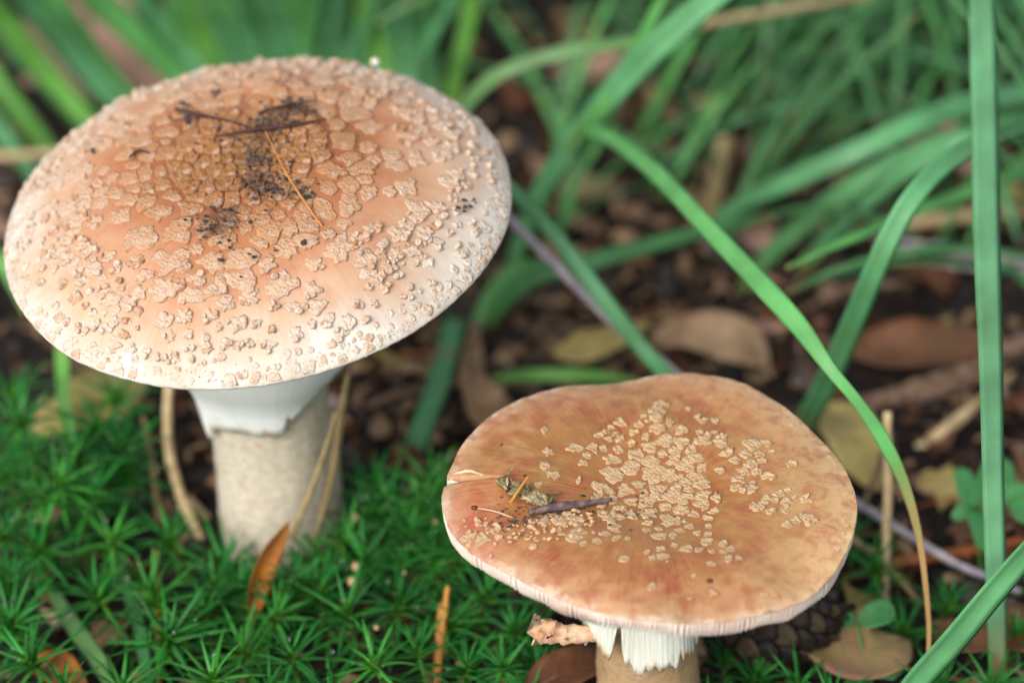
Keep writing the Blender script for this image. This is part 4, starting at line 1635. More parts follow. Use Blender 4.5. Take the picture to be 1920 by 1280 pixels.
T_LAB = 'loose tuft of blurred green grass growing in the far leaf litter'
T_GRP = 'grass tufts in the far litter'
for i, (px, py, n, a, b, lean, sp) in enumerate(((1480, 60, 11, 9, 17, 150, 60), (1330, 110, 9, 8, 14, 60, 80), (1600, 20, 12, 9, 17, 190, 60), (1760, 60, 11, 9, 17, 170, 60),
                                              (1420, 250, 8, 6, 12, 40, 70), (1900, 90, 10, 9, 16, 190, 50), (1700, -60, 12, 9, 16, 230, 60), (1180, 10, 8, 6, 12, 90, 80),
                                              (960, -20, 9, 6, 12, 100, 80), (1550, -120, 11, 10, 18, 240, 60), (1250, -140, 10, 9, 16, 260, 70), (2080, 250, 10, 9, 16, 170, 40),
                                              (1050, 330, 6, 4, 8, 20, 70), (1600, 200, 8, 7, 13, 100, 80), (600, -60, 10, 8, 14, 250, 60), (250, -60, 10, 8, 14, 220, 60), (60, 20, 9, 8, 14, 200, 60),
                                              (1780, 330, 7, 7, 12, 150, 60), (1400, -10, 10, 9, 15, 120, 80))):
    tuft(px, py, n, a, b, lean, sp, 40 + i, T_LAB, T_GRP)
for i, (px, py, n, a, b, lean, sp) in enumerate(((1350, 40, 16, 5, 9, 90, 180), (1480, 150, 16, 5, 9, 90, 180), (1620, 90, 16, 5, 9, 90, 180), (1800, 130, 14, 5, 9, 90, 180), (1540, -40, 16, 5, 10, 90, 180), (1880, 10, 14, 5, 10, 90, 180))):
    tuft(px, py, n, a, b, lean, sp, 140 + i, 'bushy clump of short dark green grass among the far tufts', 'short bushy grass clumps', ('grass_deep', 'grass_deep', 'grass_dark'))
for i, (px, py, n, a, b, lean, sp) in enumerate(((1240, 420, 4, 5, 10, 40, 50), (1330, 520, 3, 5, 10, 50, 50), (1020, 480, 4, 4, 8, 30, 60), (1180, 170, 5, 6, 11, 80, 70),
                                              (1650, 420, 4, 6, 11, 60, 60), (1420, 400, 5, 6, 12, 40, 40), (1560, 330, 5, 6, 12, 50, 50), (900, 60, 7, 5, 10, 100, 80), (1780, 520, 4, 5, 9, 40, 60))):
    tuft(px, py, n, a, b, lean, sp, 240 + i, 'thin wispy tuft of deep green grass in the litter beyond the smaller cap', 'thin wispy grass tufts', ('grass_deep', 'grass_deep', 'grass_dark', 'grass_fresh'))
tuft(-120, 330, 8, 6, 11, 100, 50, 77, T_LAB, T_GRP)
tuft(2150, 700, 8, 8, 13, 120, 50, 78, T_LAB, T_GRP)


# ------------------------------------------------------------------ dry stalks, twigs, needles
def stalk(name, L, mat, label, cat, group=None, seg=8, rough=0.2, sq=1.0):
    P, W = pix_pts(L)
    V, F, al = tube_geo(P, [w / 2 for w in W], seg, max(14, len(L) * 6), rough, L[0][0])
    o0 = P[0]
    o = mesh_obj(name, [v - o0 for v in V], F, mat, loc=o0, attrs={'along': al})
    return props(o, label, cat, group)


stalk('dry_stalk', [(925, 385, 7.0, 16), (960, 416, 6.7, 19), (1060, 515, 5.7, 21), (1160, 612, 4.7, 22), (1262, 700, 3.7, 22), (1330, 770, 2.2, 20), (1390, 850, 0.4, 18)], M['straw_grey'],
      'grey lavender dry stalk running from the taller cap to the smaller cap', 'stalk')
stalk('dry_stalk', [(318, 715, 3.4, 18), (314, 775, 2.8, 19), (318, 850, 2.1, 20), (340, 930, 1.4, 20), (372, 1000, 0.8, 20), (398, 1050, 0.2, 16)], M['straw'],
      'bent tan dry straw standing just left of the thick pale stem', 'straw')
stalk('dry_stalk', [(268, 780, 2.6, 8), (282, 850, 2.0, 12), (292, 920, 1.4, 13), (300, 985, 0.6, 12)], M['straw_dark'],
      'thin dull straw standing in the moss left of the bent tan straw', 'straw')
stalk('dry_stalk', [(352, 932, 0.9, 14), (380, 962, 0.6, 16), (415, 995, 0.2, 14)], M['straw'],
      'short tan straw piece on the soil between bent straw and stem', 'straw')
# straws against the large stem
def front_of_stem(L, off):
    return [(a, b, z, w) for a, b, z, w in L]


def stem_straw(L, mat, label):
    P = []
    for a, b, push, w in L:
        d = ray(a, b)
        # point on the front of the stem: y = -(stem radius) - push
        t = (-1.50 - push - CAM.y) / d.y
        P.append(CAM + d * t)
    W = [cm(l[3], p) / 2 for l, p in zip(L, P)]
    V, F, al = tube_geo(P, W, 8, 22, 0.2, L[0][0])
    o = mesh_obj('dry_stalk', [v - P[0] for v in V], F, mat, loc=P[0], attrs={'along': al})
    props(o, label, 'straw')


stem_straw([(630, 770, -0.5, 8), (612, 835, -0.25, 10), (588, 905, 0.0, 11), (560, 975, 0.1, 12), (545, 1010, 0.2, 8)], M['straw_dark'],
           'olive straw leaning across the front of the thick pale stem')
stem_straw([(652, 700, -1.0, 12), (640, 770, -0.9, 16), (628, 860, -0.7, 16), (610, 940, -0.5, 14), (590, 1010, -0.2, 8)], M['straw_dark'],
           'dark folded straw pressed along the right flank of the thick pale stem')
stalk('dry_stalk', [(1664, 772, 4.6, 17), (1665, 860, 3.6, 18), (1664, 950, 2.6, 18), (1661, 1040, 1.6, 17), (1660, 1140, 0.5, 14), (1660, 1180, 0, 10)], M['straw'],
      'upright cut tan straw standing right of the smaller mushroom', 'straw')
stalk('dry_stalk', [(1545, 905, 0.9, 12), (1600, 938, 1.2, 15), (1700, 1000, 1.4, 17), (1790, 1055, 1.4, 17), (1855, 1082, 1.2, 16), (1915, 1110, 0.9, 14)], M['straw_grey'],
      'long greyish straw lying behind the upright tan straw', 'straw')
stalk('dry_stalk', [(1590, 1005, 1.4, 14), (1640, 1040, 1.2, 14), (1690, 1090, 0.9, 13), (1730, 1135, 0.4, 10)], M['straw_dark'],
      'yellowish straw slanting down between small cap and arching leaf', 'straw')
stalk('dry_stalk', [(1165, 80, 7.6, 8), (1240, 62, 7.2, 16), (1330, 44, 6.8, 19), (1450, 22, 6.2, 18), (1600, -6, 5.2, 16), (1750, -40, 3.6, 12)], M['straw'],
      'tan straw continuing from the tip of the arching yellow edged blade', 'straw')
stalk('dry_stalk', [(1362, 258, 2.4, 34), (1350, 310, 1.8, 36), (1334, 380, 0.9, 30), (1324, 430, 0.1, 26)], M['straw_dark'],
      'thick cut tan stalk standing in the blurred litter beyond the arching leaf', 'stalk')
stalk('dry_stalk', [(-60, 294, 2.6, 14), (0, 293, 2.6, 16), (60, 290, 2.5, 16), (140, 284, 2.3, 14), (220, 280, 2.0, 8)], M['straw'],
      'pale straw sticking out left from behind the taller cap', 'straw')
stalk('dry_stalk', [(2000, 388, 0.8, 14), (1900, 398, 1.2, 22), (1800, 406, 1.4, 24), (1690, 420, 1.3, 22), (1600, 440, 0.9, 14)], M['straw'],
      'upper tan straw lying behind the widest upright blade', 'straw')
stalk('dry_stalk', [(2000, 496, 0.6, 12), (1900, 484, 1.1, 16), (1800, 470, 1.3, 17), (1690, 456, 1.1, 14), (1640, 450, 0.9, 8)], M['straw_grey'],
      'middle greyish straw lying behind the widest upright blade', 'straw')
stalk('dry_stalk', [(2000, 508, 0.5, 10), (1900, 505, 0.7, 13), (1800, 497, 0.8, 14), (1730, 490, 0.6, 8)], M['straw_grey'],
      'lowest thin straw lying behind the widest upright blade', 'straw')
stalk('stick', [(2000, 600, 0.6, 26), (1900, 650, 0.9, 36), (1800, 695, 0.9, 34), (1700, 728, 0.7, 24), (1660, 740, 0.5, 8)], M['wood'],
      'grey weathered stick slanting across the litter behind the widest blade', 'stick', rough=0.4)
stalk('stick', [(1900, 700, 0.4, 16), (1830, 760, 0.8, 22), (1760, 815, 0.8, 24), (1700, 850, 0.4, 16)], M['straw'],
      'yellow brown stick lying below the grey weathered stick', 'stick', rough=0.4)
stalk('stick', [(1560, 770, 0.4, 24), (1650, 752, 0.7, 36), (1760, 730, 0.8, 40), (1860, 690, 0.6, 30), (1960, 650, 0.4, 12)], M['wood'],
      'thick brown twig in the litter under the grey weathered stick', 'stick', rough=0.4)
stalk('stick', [(1580, 1085, 0.6, 12), (1680, 1055, 0.9, 20), (1800, 1035, 0.9, 22), (1930, 1010, 0.7, 20)], M['needle_red'],
      'reddish twig lying behind the bilberry sprig', 'stick', rough=0.3)
stalk('pine_needle', [(840, 1098, 2.3, 8), (833, 1150, 1.9, 14), (826, 1210, 1.4, 15), (818, 1290, 0.7, 14), (812, 1350, 0.2, 8)], M['needle'],
      'double brown pine needle standing in the moss left of the smaller mushroom', 'pine needle')
stalk('pine_needle', [(826, 1130, 2.0, 6), (822, 1180, 1.6, 10), (818, 1240, 1.1, 10), (810, 1310, 0.5, 8)], M['needle'],
      'second brown pine needle pressed against the double needle in the moss', 'pine needle')
stalk('pine_needle', [(290, 1030, 1.4, 8), (292, 1090, 1.1, 12), (296, 1180, 0.9, 12), (298, 1270, 0.7, 12), (296, 1330, 0.4, 8)], M['needle_red'],
      'red brown pine needle hanging among the left moss stars', 'pine needle')


# ------------------------------------------------------------------ dead leaves
def leaf_geo(P, width, normal, curl=0.3, shape=0, seed=0, wob=0.12, nu=18, nv=11, thick=0.02):
    """P: midrib points; closed thin leaf with curled sides"""
    rg = random.Random(seed)
    Q = catmull([tuple(p) for p in P], nu)
    V, F, al, ac = [], [], [], []
    sd = rg.uniform(0, 90)
    for side in (0, 1):
        for i, q in enumerate(Q):
            p = Vector(q)
            t = (Vector(Q[min(i + 1, nu - 1)]) - Vector(Q[max(i - 1, 0)])).normalized()
            s = t.cross(normal).normalized()
            nn = s.cross(t).normalized()
            u = i / (nu - 1)
            w = math.sin(math.pi * min(1, (u * 0.97 + 0.015)) ** 0.85) ** 0.75
            if shape == 1:                       # oak: lobes
                w *= 0.72 + 0.28 * math.sin(u * 24 + 0.6)
            elif shape == 3:                     # round bilberry leaf
                w = math.sqrt(max(0.0, 1 - (2 * u - 1) ** 2))
            elif shape == 2:                     # birch: wide near the foot, drawn out tip
                w = math.sin(math.pi * u ** 0.6) ** 0.9
            w = max(w, 0.03) * width * 0.5
            for k in range(nv):
                v = k / (nv - 1) * 2 - 1
                ww = w * (1 + 0.08 * noise.noise(Vector((u * 9, v, sd))) * abs(v))
                an = curl * v * (1 + 0.5 * noise.noise(Vector((u * 2, sd, 0))))
                x = ww * (math.sin(an) / curl if abs(curl) > 1e-3 else v)
                h = ww * ((1 - math.cos(an)) / curl if abs(curl) > 1e-3 else 0) + wob * width * 0.5 * noise.noise(Vector((u * 3 + sd, v * 1.6, 2)))
                V.append(p + s * x + nn * (h - side * thick))
                al.append(u)
                ac.append(v)
    k0 = nu * nv
    for i in range(nu - 1):
        for k in range(nv - 1):
            a = i * nv + k
            F.append((a, a + 1, a + nv + 1, a + nv))
            F.append((a + k0, a + nv + k0, a + nv + 1 + k0, a + 1 + k0))
    rim = list(range(nv)) + [i * nv + nv - 1 for i in range(1, nu)] + [(nu - 1) * nv + j for j in range(nv - 2, -1, -1)] + [i * nv for i in range(nu - 2, 0, -1)]
    for a, b in zip(rim, rim[1:] + rim[:1]):
        F.append((b, a, a + k0, b + k0))
    return V, F, al, ac


def dead_leaf(L, wpx, mat, label, normal=None, curl=0.4, shape=0, seed=1, wob=0.15, name='dead_leaf', group=None, stalk_len=0.7, sm=None, zoff=0.55):
    P = [at_z(a, b, z + zoff) for a, b, z in L]
    w = cm(wpx, P[len(P) // 2])
    V, F, al, ac = leaf_geo(P, w, normal or Vector((0, -0.25, 1)).normalized(), curl, shape, seed, wob)
    e = empty(name, P[0])
    props(e, label, 'leaf', group)
    mesh_obj('leaf_blade', [v - P[0] for v in V], F, mat, e, attrs={'along': al, 'across': ac})
    d = (P[0] - P[1]).normalized()
    V, F, al = tube_geo([P[1] - P[0], Vector((0, 0, 0)), d * stalk_len + Vector((0, 0, 0.05))], [0.02, 0.035, 0.03], 6, 8)
    mesh_obj('leaf_stalk', V, F, sm or M['wood'], e)
    return e


dead_leaf([(1480, 1150, 0.9), (1560, 1195, 1.1), (1640, 1215, 1.0), (1700, 1200, 0.7)], 175, LEAF['blotched'], 'broad pinkish and olive dead leaf lying under the dark cone', curl=0.35, seed=11)
dead_leaf([(975, 800, 0.3), (905, 760, 1.2), (880, 690, 1.9), (890, 605, 2.2)], 105, LEAF['tan'], 'curled tan dead leaf standing on edge left of the smaller cap', Vector((0.75, -0.55, 0.35)), curl=0.8, seed=12, wob=0.3)
dead_leaf([(1035, 660, 0.7), (1090, 652, 0.9), (1150, 632, 0.9), (1215, 600, 0.7)], 80, LEAF['yellow'], 'pale yellow olive dead leaf between grey stalk and the curled leaf', curl=0.25, seed=13)
dead_leaf([(2040, 1225, 0.9), (1960, 1195, 1.0), (1880, 1180, 1.0), (1800, 1190, 0.7), (1740, 1170, 0.5)], 120, LEAF['rust'], 'rusty brown dead leaf behind the creased grass blade', curl=0.5, seed=14)
dead_leaf([(270, 690, 0.8), (200, 735, 1.2), (130, 775, 1.1), (50, 815, 0.7)], 120, LEAF['yellow'], 'yellowish tan dead leaf beneath the left rim of the taller cap', curl=0.3, seed=15)
dead_leaf([(468, 1165, 1.0), (486, 1085, 1.6), (514, 1020, 2.3), (542, 978, 2.9)], 62, LEAF['orange'], 'narrow orange brown dead leaf standing at the foot of the thick stem', Vector((0.5, -0.8, 0.3)), curl=1.0, seed=16, shape=0, wob=0.1)
dead_leaf([(60, 1235, 0.6), (100, 1250, 0.9), (135, 1280, 0.9), (170, 1340, 0.6)], 75, LEAF['orange'], 'ochre dead leaf poking from the moss beside the olive grass blade', curl=0.6, seed=17)
dead_leaf([(1560, 640, 0.5), (1660, 655, 0.8), (1780, 650, 0.8), (1900, 635, 0.5)], 110, LEAF['rust'], 'dark red brown dead leaf behind the crossing grass blades', curl=0.5, seed=18)
dead_leaf([(120, -30, 1.2), (175, 60, 1.5), (220, 130, 1.3), (240, 200, 0.8)], 330, LEAF['pink'], 'large pinkish dead leaf beyond the taller cap on the left', curl=0.3, seed=19)
dead_leaf([(985, 1300, 0.9), (1050, 1262, 1.2), (1110, 1235, 1.2), (1150, 1215, 0.8)], 110, LEAF['rust'], 'red brown dead leaf lying against the foot of the smaller mushroom', curl=0.5, seed=20)
dead_leaf([(1540, 760, 0.4), (1590, 800, 0.7), (1620, 860, 0.7), (1640, 920, 0.3)], 120, LEAF['yellow'], 'dull yellow dead leaf just right of the smaller cap', curl=0.3, seed=21)
dead_leaf([(1640, 200, 0.6), (1700, 230, 1.0), (1780, 270, 1.0), (1850, 330, 0.5)], 120, LEAF['pink'], 'pinkish dead leaf under the broad soft grass blades', curl=0.4, seed=22)
dead_leaf([(1220, 640, 0.4), (1300, 620, 0.8), (1380, 640, 0.8), (1440, 690, 0.4)], 110, LEAF['tan'], 'flat tan dead leaf right behind the smaller cap', curl=0.3, seed=23)
dead_leaf([(1000, 300, 0.4), (1060, 340, 0.8), (1110, 350, 0.8), (1170, 340, 0.4)], 90, LEAF['tan'], 'tan dead leaf under the leaning grass plant', curl=0.4, seed=24)
dead_leaf([(1040, 130, 0.4), (1100, 120, 0.8), (1160, 130, 0.8), (1230, 150, 0.4)], 100, LEAF['pink'], 'pinkish dead leaf below the arching yellow edged grass blade', curl=0.4, seed=25)

# litter leaves spread over the floor
rg = random.Random(31)
KINDS = [('tan', 'tan dead leaf lying flat in the background litter', 'tan litter leaves'), ('rust', 'rusty dead leaf lying in the background litter', 'rusty litter leaves'),
         ('dark', 'dark brown dead leaf lying in the litter', 'dark litter leaves'), ('dark', 'dark brown dead leaf lying in the litter', 'dark litter leaves'),
         ('pink', 'pinkish beige dead leaf lying in the background litter', 'pinkish litter leaves'), ('grey', 'grey dead leaf lying in the background litter', 'grey litter leaves'),
         ('black', 'blackened wet dead leaf lying in the litter', 'black litter leaves'), ('black', 'blackened wet dead leaf lying in the litter', 'black litter leaves'),
         ('yellow', 'yellowish dead leaf lying in the background litter', 'yellowish litter leaves')]


def moss_zone(px, py):
    """photo area carpeted by moss"""
    return py > 760 and px < 1010 - max(0, 900 - py) * 0.6


cnt = 0
while cnt < 190:
    x, y = rg.uniform(-13, 26), rg.uniform(-12, 32)
    px, py = to_px(Vector((x, y, 0.5)))
    if px < -150 or px > 2080 or py < -160 or py > 1400:
        continue
    if math.hypot(x, y) < 2.6 or math.hypot(x - SM.x, y - SM.y) < 2.2:
        continue
    if moss_zone(px, py) and rg.random() < 0.85:
        continue
    key, lab, grp = rg.choice(KINDS)
    if y < 5 and x < 7:
        key, lab, grp = KINDS[rg.choice((2, 6))]
    Lh = rg.uniform(0.7, 2.5)
    az = rg.uniform(0, 6.28)
    d = Vector((math.cos(az), math.sin(az), 0))
    z = ground_z(x, y) + rg.uniform(0.1, 0.5)
    c0 = Vector((x, y, z))
    nrm = Vector((rg.gauss(0, 0.3), rg.gauss(0, 0.3), 1)).normalized()
    d = (d - nrm * d.dot(nrm)).normalized()
    arch = rg.uniform(-0.2, 0.35)
    P = [c0 - d * Lh / 2, c0 - d * Lh / 6 + nrm * arch, c0 + d * Lh / 6 + nrm * arch, c0 + d * Lh / 2]
    shp = rg.choice((0, 0, 1, 2))
    lab = lab.replace('dead leaf', ('oval', 'lobed', 'pointed')[shp] + ' dead leaf')
    grp = ('oval ', 'lobed ', 'pointed ')[shp] + grp
    V, F, al, ac = leaf_geo(P, Lh * rg.uniform(0.45, 0.7), nrm, rg.uniform(0.2, 0.9) * rg.choice((1, 1, -1)), shp, cnt + 100, 0.45, 14, 9)
    e = empty('litter_leaf', P[0])
    props(e, lab, 'leaf', grp)
    mesh_obj('leaf_blade', [v - P[0] for v in V], F, LEAF[key], e, attrs={'along': al, 'across': ac})
    V, F, al = tube_geo([P[1] - P[0], Vector((0, 0, 0)), -d * 0.6], [0.02, 0.03, 0.025], 5, 6)
    mesh_obj('leaf_stalk', V, F, M['wood'], e)
    cnt += 1

# leaf crumbs, broken stems and fallen needles nobody could count
def litter_stuff():
    rg = random.Random(77)
    mm = {k: Mix() for k in ('dark', 'rust', 'tan', 'black')}
    for _ in range(5200):
        r = abs(rg.gauss(0, 24))
        a = rg.uniform(0, 6.28)
        x, y = 6 + r * math.cos(a), 8 + r * math.sin(a)
        if math.hypot(x, y) < 1.7 or math.hypot(x - SM.x, y - SM.y) < 1.6:
            continue
        z = ground_z(x, y) + rg.uniform(0.02, 0.25)
        L = rg.uniform(0.25, 1.1)
        w = L * rg.uniform(0.25, 0.9)
        az = rg.uniform(0, 6.28)
        d = Vector((math.cos(az), math.sin(az), rg.gauss(0, 0.25))).normalized()
        n = Vector((rg.gauss(0, 0.4), rg.gauss(0, 0.4), 1)).normalized()
        s = d.cross(n).normalized()
        n = s.cross(d)
        V = []
        k = rg.randint(5, 8)
        c0 = Vector((x, y, z))
        for side in (0, 1):
            for j in range(k):
                b = 2 * math.pi * j / k
                f = rg.uniform(0.65, 1.1) if side == 0 else 1
                if side == 0:
                    V.append(c0 + d * (math.cos(b) * L / 2 * f) + s * (math.sin(b) * w / 2 * f) + n * rg.gauss(0, 0.07))
                else:
                    V.append(V[j] - n * 0.025)
        V.append(c0 + n * rg.uniform(-0.1, 0.15))
        V.append(V[-1] - n * 0.025)
        F = []
        for j in range(k):
            j2 = (j + 1) % k
            F += [(j, j2, 2 * k), (k + j2, k + j, 2 * k + 1), (j2, j, k + j, k + j2)]
        mm[rg.choice(('dark', 'dark', 'rust', 'tan', 'tan', 'black', 'black'))].add(V, F, along=[rg.random()] * len(V), across=[0.5] * len(V))
    for k, m in mm.items():
        o = m.build('leaf_crumbs', LEAF[k], smooth=False)
        props(o, {'dark': 'dark brown broken leaf crumbs covering the forest floor', 'rust': 'rusty broken leaf crumbs covering the forest floor',
                  'tan': 'tan broken leaf crumbs covering the forest floor', 'black': 'black broken leaf crumbs covering the forest floor'}[k], 'leaf litter', kind='stuff')


litter_stuff()
# fallen needles and twigs that can be told apart
rg = random.Random(91)
for i in range(46):
    x, y = rg.uniform(-10, 24), rg.uniform(-10, 24)
    if math.hypot(x, y) < 2.4 or math.hypot(x - SM.x, y - SM.y) < 2.0:
        continue
    px, py = to_px(Vector((x, y, 0.5)))
    if not (-80 < px < 2000 and -80 < py < 1340):
        continue
    az = rg.uniform(0, 6.28)
    L = rg.uniform(1.5, 4.0)
    d = Vector((math.cos(az), math.sin(az), rg.gauss(0, 0.12)))
    p0 = Vector((x, y, ground_z(x, y) + 0.45))
    tw = i % 3 == 0
    r = rg.uniform(0.06, 0.13) if tw else rg.uniform(0.03, 0.045)
    V, F, al = tube_geo([Vector((0, 0, 0)), d * L * 0.5 + Vector((0, 0, 0.12)) + Vector((rg.gauss(0, 0.15), rg.gauss(0, 0.15), 0)), d * L], [r, r * 0.9, r * 0.4], 6, 10, 0.3, i)
    o = mesh_obj('fallen_twig' if tw else 'pine_needle', V, F, M['wood'] if tw else M['needle_red'], loc=p0)
    if tw:
        props(o, 'dull brown fallen twig lying loose in the leaf litter', 'twig', 'loose fallen twigs')
    else:
        props(o, 'red brown fallen pine needle lying loose in the leaf litter', 'pine needle', 'loose fallen needles')


# ------------------------------------------------------------------ dark cone under the small cap
def cone():
    c0 = at_z(1468, 1165, 1.75)
    e = empty('pine_cone', c0)
    props(e, 'dark weathered pine cone half hidden under the smaller cap', 'pine cone')
    ax = Vector((0.82, 0.25, 0.42)).normalized()
    e.rotation_mode = 'QUATERNION'
    e.rotation_quaternion = ax.to_track_quat('Z', 'Y')
    V, F = blob(1.0, 2, 3, (0.78, 0.78, 1.35), 0.05)
    mesh_obj('core', V, F, M['cone'], e)
    # one scale, shared by all
    V, F = [], []
    nu, nv = 7, 6
    for side in (0, 1):
        for i in range(nu):
            for j in range(nv):
                u, v = i / (nu - 1), j / (nv - 1) * 2 - 1
                w = 0.34 * (0.55 + 0.45 * math.sin(math.pi * min(u + 0.1, 1) * 0.75)) * (1 if u < 0.8 else math.sqrt(max(0.02, 1 - ((u - 0.8) / 0.21) ** 2)))
                V.append((v * w, 0.08 + 0.16 * u - 0.10 * v * v + (0 if side else 0.05), u * 0.75))
    k0 = nu * nv
    for i in range(nu - 1):
        for j in range(nv - 1):
            a = i * nv + j
            F += [(a, a + 1, a + nv + 1, a + nv), (a + k0, a + nv + k0, a + nv + 1 + k0, a + 1 + k0)]
    rim = list(range(nv)) + [i * nv + nv - 1 for i in range(1, nu)] + [(nu - 1) * nv + j for j in range(nv - 2, -1, -1)] + [i * nv for i in range(nu - 2, 0, -1)]
    for a, b in zip(rim, rim[1:] + rim[:1]):
        F.append((b, a, a + k0, b + k0))
    proto = mesh_obj('scale', V, F, M['cone'], e)
    tipm = mesh_obj('scale', V, F, M['cone_tip'], e)
    n = 78
    for k in range(n):
        u = (k + 0.5) / n
        zc = -1.25 + 2.35 * u
        rad = 0.80 * math.sqrt(max(0.04, 1 - (zc / 1.5) ** 2))
        th = k * 2.39996
        sc = 0.55 + 0.5 * math.sin(math.pi * min(0.95, u + 0.1))
        Mx = (Matrix.Rotation(th, 4, 'Z') @ Matrix.Translation(Vector((0, rad * 0.86, zc)) * S) @ Matrix.Rotation(R_(-34 + 46 * u), 4, 'X') @ Matrix.Scale(sc, 4))
        src = proto if k % 3 else tipm
        if k == 0 or k == 1:
            (tipm if k == 0 else proto).matrix_basis = Mx
        else:
            inst('scale', src.data, e, Mx)


cone()


# ------------------------------------------------------------------ bilberry sprigs
def sprig(name, label, stem_px, leaves, seed):
    P, W = pix_pts(stem_px)
    e = empty(name, P[0])
    props(e, label, 'bilberry')
    V, F, al = tube_geo([p - P[0] for p in P], [w / 2 for w in W], 6, 18, 0.2, seed)
    mesh_obj('stem', V, F, M['green_stem'], e)
    for i, (a, b, z, c, d, z2, w) in enumerate(leaves):
        p0, p1 = at_z(a, b, z), at_z(c, d, z2)
        mid = (p0 + p1) / 2 + Vector((0, 0, 0.06))
        V, F, al, ac = leaf_geo([p0 - P[0], mid - P[0], p1 - P[0]], cm(w, mid), Vector((0.1, -0.45, 1)).normalized(), 0.35, 3, seed + i, 0.06, 16, 9, 0.015)
        mesh_obj('leaf', V, F, M['bilberry'], e, attrs={'along': al, 'across': ac})


sprig('bilberry_sprig', 'green bilberry sprig with wet round leaves behind the widest upright blade', [(1840, 1110, 0.0, 9), (1838, 1040, 1.0, 9), (1832, 960, 2.0, 8), (1850, 945, 2.4, 7), (1900, 935, 2.6, 6)],
      [(1826, 950, 2.3, 1798, 876, 2.6, 48), (1845, 945, 2.4, 1885, 858, 2.6, 74), (1838, 955, 2.2, 1846, 1030, 2.0, 50), (1828, 952, 2.2, 1785, 972, 2.1, 34), (1880, 940, 2.5, 1960, 930, 2.5, 60),
       (1900, 935, 2.6, 1950, 985, 2.4, 56)], 300)
sprig('bilberry_sprig', 'small bilberry sprig with round leaves over the pinkish dead leaf', [(1640, 1330, 0.0, 8), (1632, 1270, 0.9, 8), (1615, 1210, 1.6, 7), (1606, 1165, 1.9, 6)],
      [(1610, 1168, 1.9, 1678, 1140, 2.1, 56), (1604, 1165, 1.9, 1548, 1160, 1.9, 32), (1632, 1262, 1.1, 1700, 1236, 1.3, 52), (1630, 1262, 1.1, 1590, 1290, 1.1, 40)], 320)

# ------------------------------------------------------------------ moss stars
def moss_leaf_mesh(seed, mat):
    rg = random.Random(seed)
    V, F, al = [], [], []
    n = 6
    droop = rg.uniform(0.05, 0.26)
    for i in range(n):
        u = i / (n - 1)
        w = 0.050 * (1 - u ** 1.8) + 0.004
        x = u
        z = 0.16 * u - droop * u * u * 1.4
        for v in (-1, 0, 1):
            V.append((x, v * w, z + abs(v) * w * 0.5))
            al.append(u)
        V.append((x, 0, z - 0.02 * (1 - u) - 0.004))
        al.append(u)
    for i in range(n - 1):
        a, b = i * 4, i * 4 + 4
        F += [(a, b, b + 1, a + 1), (a + 1, b + 1, b + 2, a + 2), (a + 2, b + 2, b + 3, a + 3), (a + 3, b + 3, b, a)]
    F += [(0, 1, 2, 3), (n * 4 - 1, n * 4 - 2, n * 4 - 3, n * 4 - 4)]
    me = bpy.data.meshes.new('moss_leaf')
    me.from_pydata((np.asarray(V) * S).tolist(), [], F)
    me.polygons.foreach_set('use_smooth', [True] * len(me.polygons))
    me.attributes.new('along', 'FLOAT', 'POINT').data.foreach_set('value', np.asarray(al, np.float32))
    me.materials.append(mat)
    return me, V, F, al


ML = {k: [moss_leaf_mesh(i, M[k]) for i in range(5)] for k in ('moss', 'moss_light', 'moss_brown')}
import bmesh
bm = bmesh.new()
bmesh.ops.create_icosphere(bm, subdivisions=2, radius=0.045 * S)
dew_me = bpy.data.meshes.new('dew_drop')
bm.to_mesh(dew_me)
bm.free()
dew_me.polygons.foreach_set('use_smooth', [True] * len(dew_me.polygons))
dew_me.materials.append(M['dew'])


